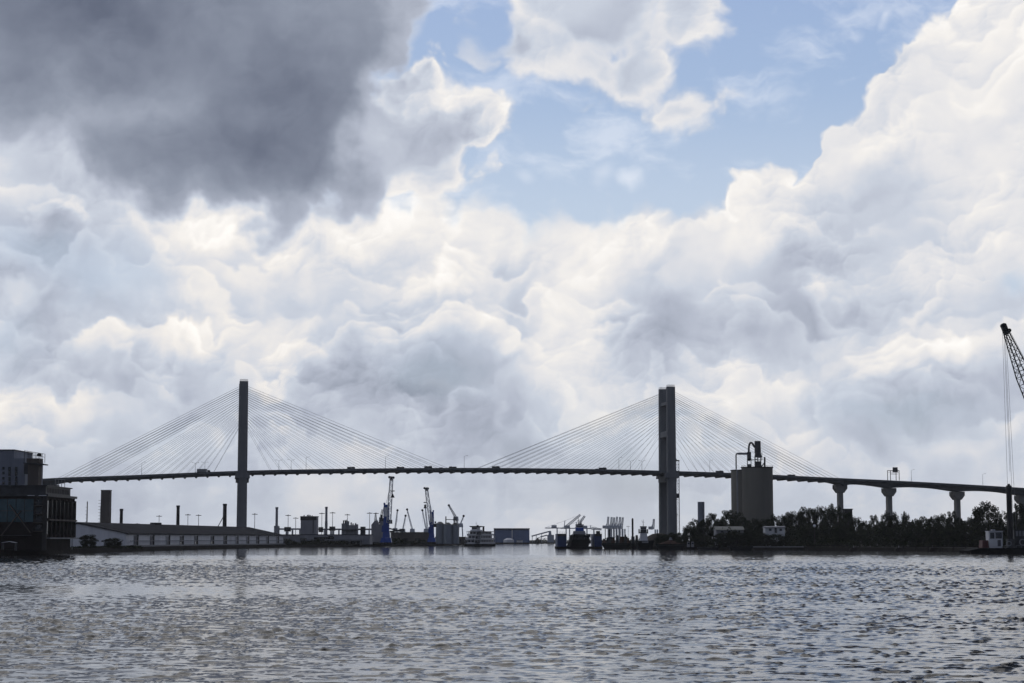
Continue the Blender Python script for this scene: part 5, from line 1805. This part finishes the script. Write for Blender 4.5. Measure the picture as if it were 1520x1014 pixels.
MB().bar(root + Vector((1, -1, 0)), mst, .4).bar(root + Vector((1, 1, 0)), mst, .4).build('gantry', M['black'], cb)

# ------------------------------------------------------------------ trees
def make_crown(seed, n_clump, n_leaf, rx, ry, rz, zc_, leaf=.75, ragged=1.0):
    g = np.random.default_rng(seed)
    cs = []
    while len(cs) < n_clump:
        p = g.normal(0, 1, 3)
        p /= np.linalg.norm(p)
        rad = g.uniform(.45, 1.0) ** .6
        q = p * rad
        if q[2] < -.92:
            continue
        # uneven outline: a few directions stick out or fall short
        k = 1 + ragged * (.16 * math.sin(3.1 * p[0] + seed) + .14 * math.sin(4.3 * p[2] + 2 * seed) + .1 * math.sin(5 * p[1] + seed * 3))
        cs.append(q * k)
    vs, fs = [], []
    for c in cs:
        sz = g.uniform(.13, .30)
        for _ in range(n_leaf):
            d = g.normal(0, 1, 3)
            d *= g.uniform(.2, 1) ** .5 / np.linalg.norm(d)
            p = c + d * sz * np.array([1, 1, .75])
            p = np.array([p[0] * rx, p[1] * ry, p[2] * rz + zc_])
            n_ = g.normal(0, 1, 3); n_[2] += .6
            n_ /= np.linalg.norm(n_)
            a = np.cross(n_, g.normal(0, 1, 3)); a /= np.linalg.norm(a) + 1e-6
            b = np.cross(n_, a)
            l = leaf * g.uniform(.55, 1.25)
            o = len(vs)
            vs += [p - a * l * .5, p + b * l * .32, p + a * l * .5, p - b * l * .32]
            fs.append((o, o + 1, o + 2, o + 3))
    me = bpy.data.meshes.new('crown')
    me.from_pydata([tuple(v) for v in vs], [], fs)
    return me


TREES = []
for i, (rx, ry, rz, zc_, H_, rag, nc) in enumerate(((6.4, 6.0, 8.6, 9.2, 17.5, .5, 140), (5.6, 5.6, 9.8, 10.4, 20, .8, 130), (7.8, 7, 7.4, 7.8, 15, .5, 150), (4.8, 4.8, 6.8, 7.4, 14, .9, 90), (6.0, 5.6, 8.8, 9.4, 18, 1.1, 110))):
    cm = make_crown(20 + i, nc, 74, rx, ry, rz, zc_, .66, rag)
    cm.materials.append(M['leaf'] if i != 3 else M['leaf2'])
    tb_ = MB()
    tb_.cyl((0, 0, 0), (.15, .1, H_ * .42), .42, .28, n=8)
    g = random.Random(i)
    for _ in range(7):
        a = g.uniform(0, 6.28); z0 = H_ * g.uniform(.22, .45); l = g.uniform(.5, .9)
        e = (math.cos(a) * rx * l * .75, math.sin(a) * ry * l * .75, z0 + H_ * g.uniform(.2, .42))
        tb_.cyl((.1, .05, z0), e, .17, .05, n=6)
    tb_.cyl((.15, .1, H_ * .42), (.3, -.2, H_ * .8), .28, .06, n=6)
    TREES.append((cm, tb_, H_, rx))
trunk_me = [None] * 5


def tree(px, top, wpx, Y, kind, label, group='trees on the right bank', base=None):
    cm, tb_, H_, rx = TREES[kind]
    zb = 1.7 if base is None else base
    p = at(px, top, Y)
    h = p.z - zb
    o = thing('broadleaf_tree', label, 'tree', (p.x, Y, zb), rnd.uniform(0, 6.28), group)
    # the crown mesh tops out near zc + rz
    sz = h / (H_ * 1.07)
    sx = wpx * Y / FPX / (2 * rx)
    o.scale = (sx, sx, sz)
    c = bpy.data.objects.new('crown', cm); COL.objects.link(c); c.parent = o
    if trunk_me[kind] is None:
        t_ = tb_.build('trunk', M['bark'], o)
        trunk_me[kind] = t_.data
    else:
        t_ = bpy.data.objects.new('trunk', trunk_me[kind]); COL.objects.link(t_); t_.parent = o
    return o


# left bank: two clumps in front of the warehouse gable
tree(131, 791.5, 27, 850, 2, 'dark spreading tree beside the dark building, left of the two on the warehouse front', 'trees before the warehouse gable')
tree(167, 797, 29, 845, 2, 'dark round low tree, right of the two in front of the warehouse', 'trees before the warehouse gable')

SKY = [(985, 791, 26, 1125, 2), (1000, 789.5, 24, 1120, 0), (1011, 790, 20, 1140, 4), (1024, 778, 26, 1150, 0), (1034, 770, 26, 1160, 1), (1047, 766, 24, 1165, 2), (1058, 760.5, 24, 1155, 4), (1068, 768, 22, 1150, 0),
       (1080, 755.5, 28, 1150, 4), (1092, 758, 24, 1140, 1), (1104, 764, 28, 1120, 2), (1120, 767.5, 30, 1110, 0), (1137, 766.5, 28, 1115, 2), (1151, 763, 26, 1120, 1), (1166, 757.5, 26, 1120, 0), (1181, 754.5, 28, 1125, 2),
       (1194, 749, 24, 1130, 0), (1205, 752.5, 22, 1135, 4), (1217, 746.5, 26, 1120, 2), (1231, 744.5, 26, 1110, 0), (1243, 751, 20, 1090, 1), (1257, 759, 22, 1080, 4), (1271, 764, 24, 1080, 2), (1283, 771, 22, 1070, 0),
       (1297, 763, 16, 1060, 4), (1306, 769, 20, 1070, 3), (1314, 758.5, 18, 1050, 1), (1326, 757, 18, 1040, 0), (1344.5, 756.5, 17, 1040, 0), (1333, 769, 22, 1060, 2), (1357, 766.5, 22, 1050, 2), (1371, 764, 24, 1040, 0), (1386, 761, 26, 1030, 2),
       (1400, 760, 26, 1025, 0), (1413, 757, 18, 1020, 4), (1424, 764.5, 24, 1020, 2), (1438, 765.5, 22, 1010, 0), (1464, 741, 44, 980, 0), (1449, 757, 20, 985, 4), (1492, 758, 20, 980, 1), (1511, 745.5, 26, 960, 4), (1503, 757, 20, 990, 0), (1530, 752, 30, 960, 0)]
WHERE = ['small bushy tree at the foot of the gravel heap', 'low tree in front of the right bridge tower base', 'low leafy tree just right of the right bridge tower base', 'tree on the lower left slope of the wood', 'tree on the slope just left of the short fat stack', 'tree right in front of the short fat stack', 'tree on the skyline just right of the short fat stack', 'lower tree between the fat stack and the silo',
         'ragged tree standing out at the lower left edge of the silo', 'tree overlapping the left foot of the silo', 'tree before the left part of the silo foot', 'tree before the middle of the silo foot', 'tree before the right part of the silo foot', 'tree at the lower right edge of the silo', 'first skyline tree right of the silo', 'second skyline tree right of the silo',
         'third skyline tree right of the silo, with a rounded top', 'tree filling the dip left of the highest crest', 'broad tree on the highest crest of the wood left of the flared pier', 'tree on the highest crest beside the flared pier', 'tree hiding the foot of the flared pier', 'tree in front of the small dark flat roofed block', 'tree falling away right of the flat roofed block', 'lowest tree in the gap between the first two piers',
         'thin ragged tree standing up left of the second pier', 'low pale tree left of the second pier', 'tall narrow tree against the left of the second pier', 'tree hiding the foot of the second pier', 'lone rounded tree standing up right of the second pier', 'low tree between second pier and lone rounded tree', 'low tree right of the lone rounded tree', 'tree in the low wood right of the lone rounded tree', 'tree at the left of the low dome shaped wood',
         'tree on the crest of the low dome shaped wood', 'pointed ragged tree just left of the third pier', 'tree hiding the foot of the third pier', 'low tree right of the third pier', 'largest round tree behind the white control cabin', 'ragged tree at the left shoulder of the largest round tree', 'low tree in the gap left of the barge spud', 'ragged tall tree right of the barge spud', 'low tree directly behind the barge spud', 'tree at the right picture edge behind the crane barge']
for (px, top, w, Y, kd), lab in zip(SKY, WHERE):
    tree(px, top, w, Y, kd, 'dark ' + lab if not lab.startswith(('low pale',)) else lab)

# lower trees along the shore that close the wood
FRONT = [(1012, 796, 20, 1100, 'front shore tree below the right tower hoist'), (1042, 793, 26, 1090, 'front shore tree above the flat grey pontoon'), (1074, 788.5, 30, 1062, 'front shore tree hiding the left of the pale roofed shed'), (1093, 788, 32, 1060, 'front shore tree hiding the right of the pale roofed shed'), (1114, 783, 26, 1075, 'shore tree between the pale roofed shed and the white house'),
         (1130, 790, 26, 1050, 'front shore tree at the left corner of the white house'), (1152, 791, 34, 1048, 'front shore tree hiding the base of the white house'), (1178, 780, 28, 1070, 'shore tree just right of the white house'), (1196, 775, 28, 1080, 'shore tree left of the small round tank'), (1222, 773, 28, 1075, 'shore tree right of the small round tank'), (1246, 775, 28, 1065, 'shore tree straight below the flared pier'),
         (1268, 779, 28, 1055, 'shore tree behind the leftmost dolphin'), (1290, 781, 28, 1040, 'shore tree right of the leftmost dolphin'), (1312, 778, 28, 1030, 'shore tree below the second pier'), (1336, 777, 28, 1015, 'shore tree behind the middle dolphin'), (1360, 777, 28, 1005, 'shore tree between middle and rightmost dolphin'), (1384, 775, 28, 995, 'shore tree behind the rightmost dolphin'),
         (1408, 776, 28, 985, 'shore tree below the third pier'), (1432, 777, 28, 975, 'shore tree left of the white control cabin'), (1456, 774, 28, 965, 'shore tree behind the red winch housing'), (1480, 772, 28, 955, 'shore tree behind the white control cabin'), (1504, 772, 28, 950, 'shore tree behind the barge deckhouse'), (1528, 772, 28, 945, 'shore tree beyond the barge deckhouse at the frame edge')]
for i, (px, top, w, Y, lab) in enumerate(FRONT):
    tree(px, top, w, Y, (2, 0, 2, 1)[i % 4], 'dark low ' + lab)


def scrub(name, runs, m, density, hmin, hmax, seed):
    """dense low bushes along a bank: one mass"""
    g = np.random.default_rng(seed)
    vs, fs = [], []
    for (x0, y0), (x1, y1), dep, hs in runs:
        L_ = math.hypot(x1 - x0, y1 - y0)
        for _ in range(int(L_ * density)):
            t = g.random(); u = g.random()
            cx, cy = x0 + (x1 - x0) * t, y0 + (y1 - y0) * t + dep * u
            h = hs * g.uniform(hmin, hmax) * (.6 + .4 * math.sin(cx * .13 + 1.3) * math.sin(cx * .041) + .25 * math.sin(cx * .37))
            h = max(.8, h)
            for _ in range(16):
                p = np.array([cx, cy, 1.6]) + np.array([g.normal(0, 1.5), g.normal(0, 1.2), h * g.random()])
                n_ = g.normal(0, 1, 3); n_ /= np.linalg.norm(n_)
                a = np.cross(n_, g.normal(0, 1, 3)); a /= np.linalg.norm(a) + 1e-6
                b = np.cross(n_, a); l = g.uniform(.6, 1.3)
                o = len(vs)
                vs += [p - a * l * .6, p + b * l * .4, p + a * l * .6, p - b * l * .4]
                fs.append((o, o + 1, o + 2, o + 3))
    me = bpy.data.meshes.new(name)
    me.from_pydata([tuple(v) for v in vs], [], fs)
    me.materials.append(m)
    o = bpy.data.objects.new(name, me)
    COL.objects.link(o)
    o['kind'] = 'stuff'
    o['label'] = 'dense dark scrub'
    return o


def run(px0, Y0, px1, Y1, dep, h):
    return ((at(px0, 805, Y0).x, Y0), (at(px1, 805, Y1).x, Y1), dep, h)


scrub('undergrowth', [run(975, 1135, 1055, 1085, 16, 6), run(1055, 1072, 1200, 1042, 12, 9), run(1200, 1042, 1400, 985, 20, 11), run(1400, 985, 1560, 915, 24, 12)], M['leaf'], 2.6, .5, 1.15, 3)
scrub('undergrowth', [run(112, 830, 200, 950, 6, 2.6), run(425, 1385, 500, 1480, 8, 4.5), run(500, 1480, 560, 1540, 6, 3.6), run(560, 1540, 700, 1880, 8, 4.5)], M['leaf'], 1.8, .4, 1.1, 5)
scrub('undergrowth', [run(895, 1190, 985, 1150, 12, 5)], M['leaf'], 1.8, .5, 1.1, 9)
scrub('far_woods', [run(680, 2600, 830, 2800, 30, 8), run(820, 3000, 1010, 3000, 60, 10)], M['leaf'], .9, .5, 1.1, 7)
mast0['label'] = MASTS[0][2]
HAZE = .3e-4

# ------------------------------------------------------------------ haze: one closed box of thin air round everything
hz = MB().box(-3900, 3900, -9400, 6500, -1.5, 150).build('haze', bpy.data.materials.new('haze'))
hz['kind'] = 'stuff'
hm = hz.data.materials[0]
hm.use_nodes = True
ht = hm.node_tree
ht.nodes.clear()
hv = ht.nodes.new('ShaderNodeVolumePrincipled')
hv.inputs['Color'].default_value = (.90, .93, .98, 1)
hv.inputs['Density'].default_value = HAZE
hv.inputs['Anisotropy'].default_value = .7
ho = ht.nodes.new('ShaderNodeOutputMaterial')
ht.links.new(hv.outputs[0], ho.inputs['Volume'])
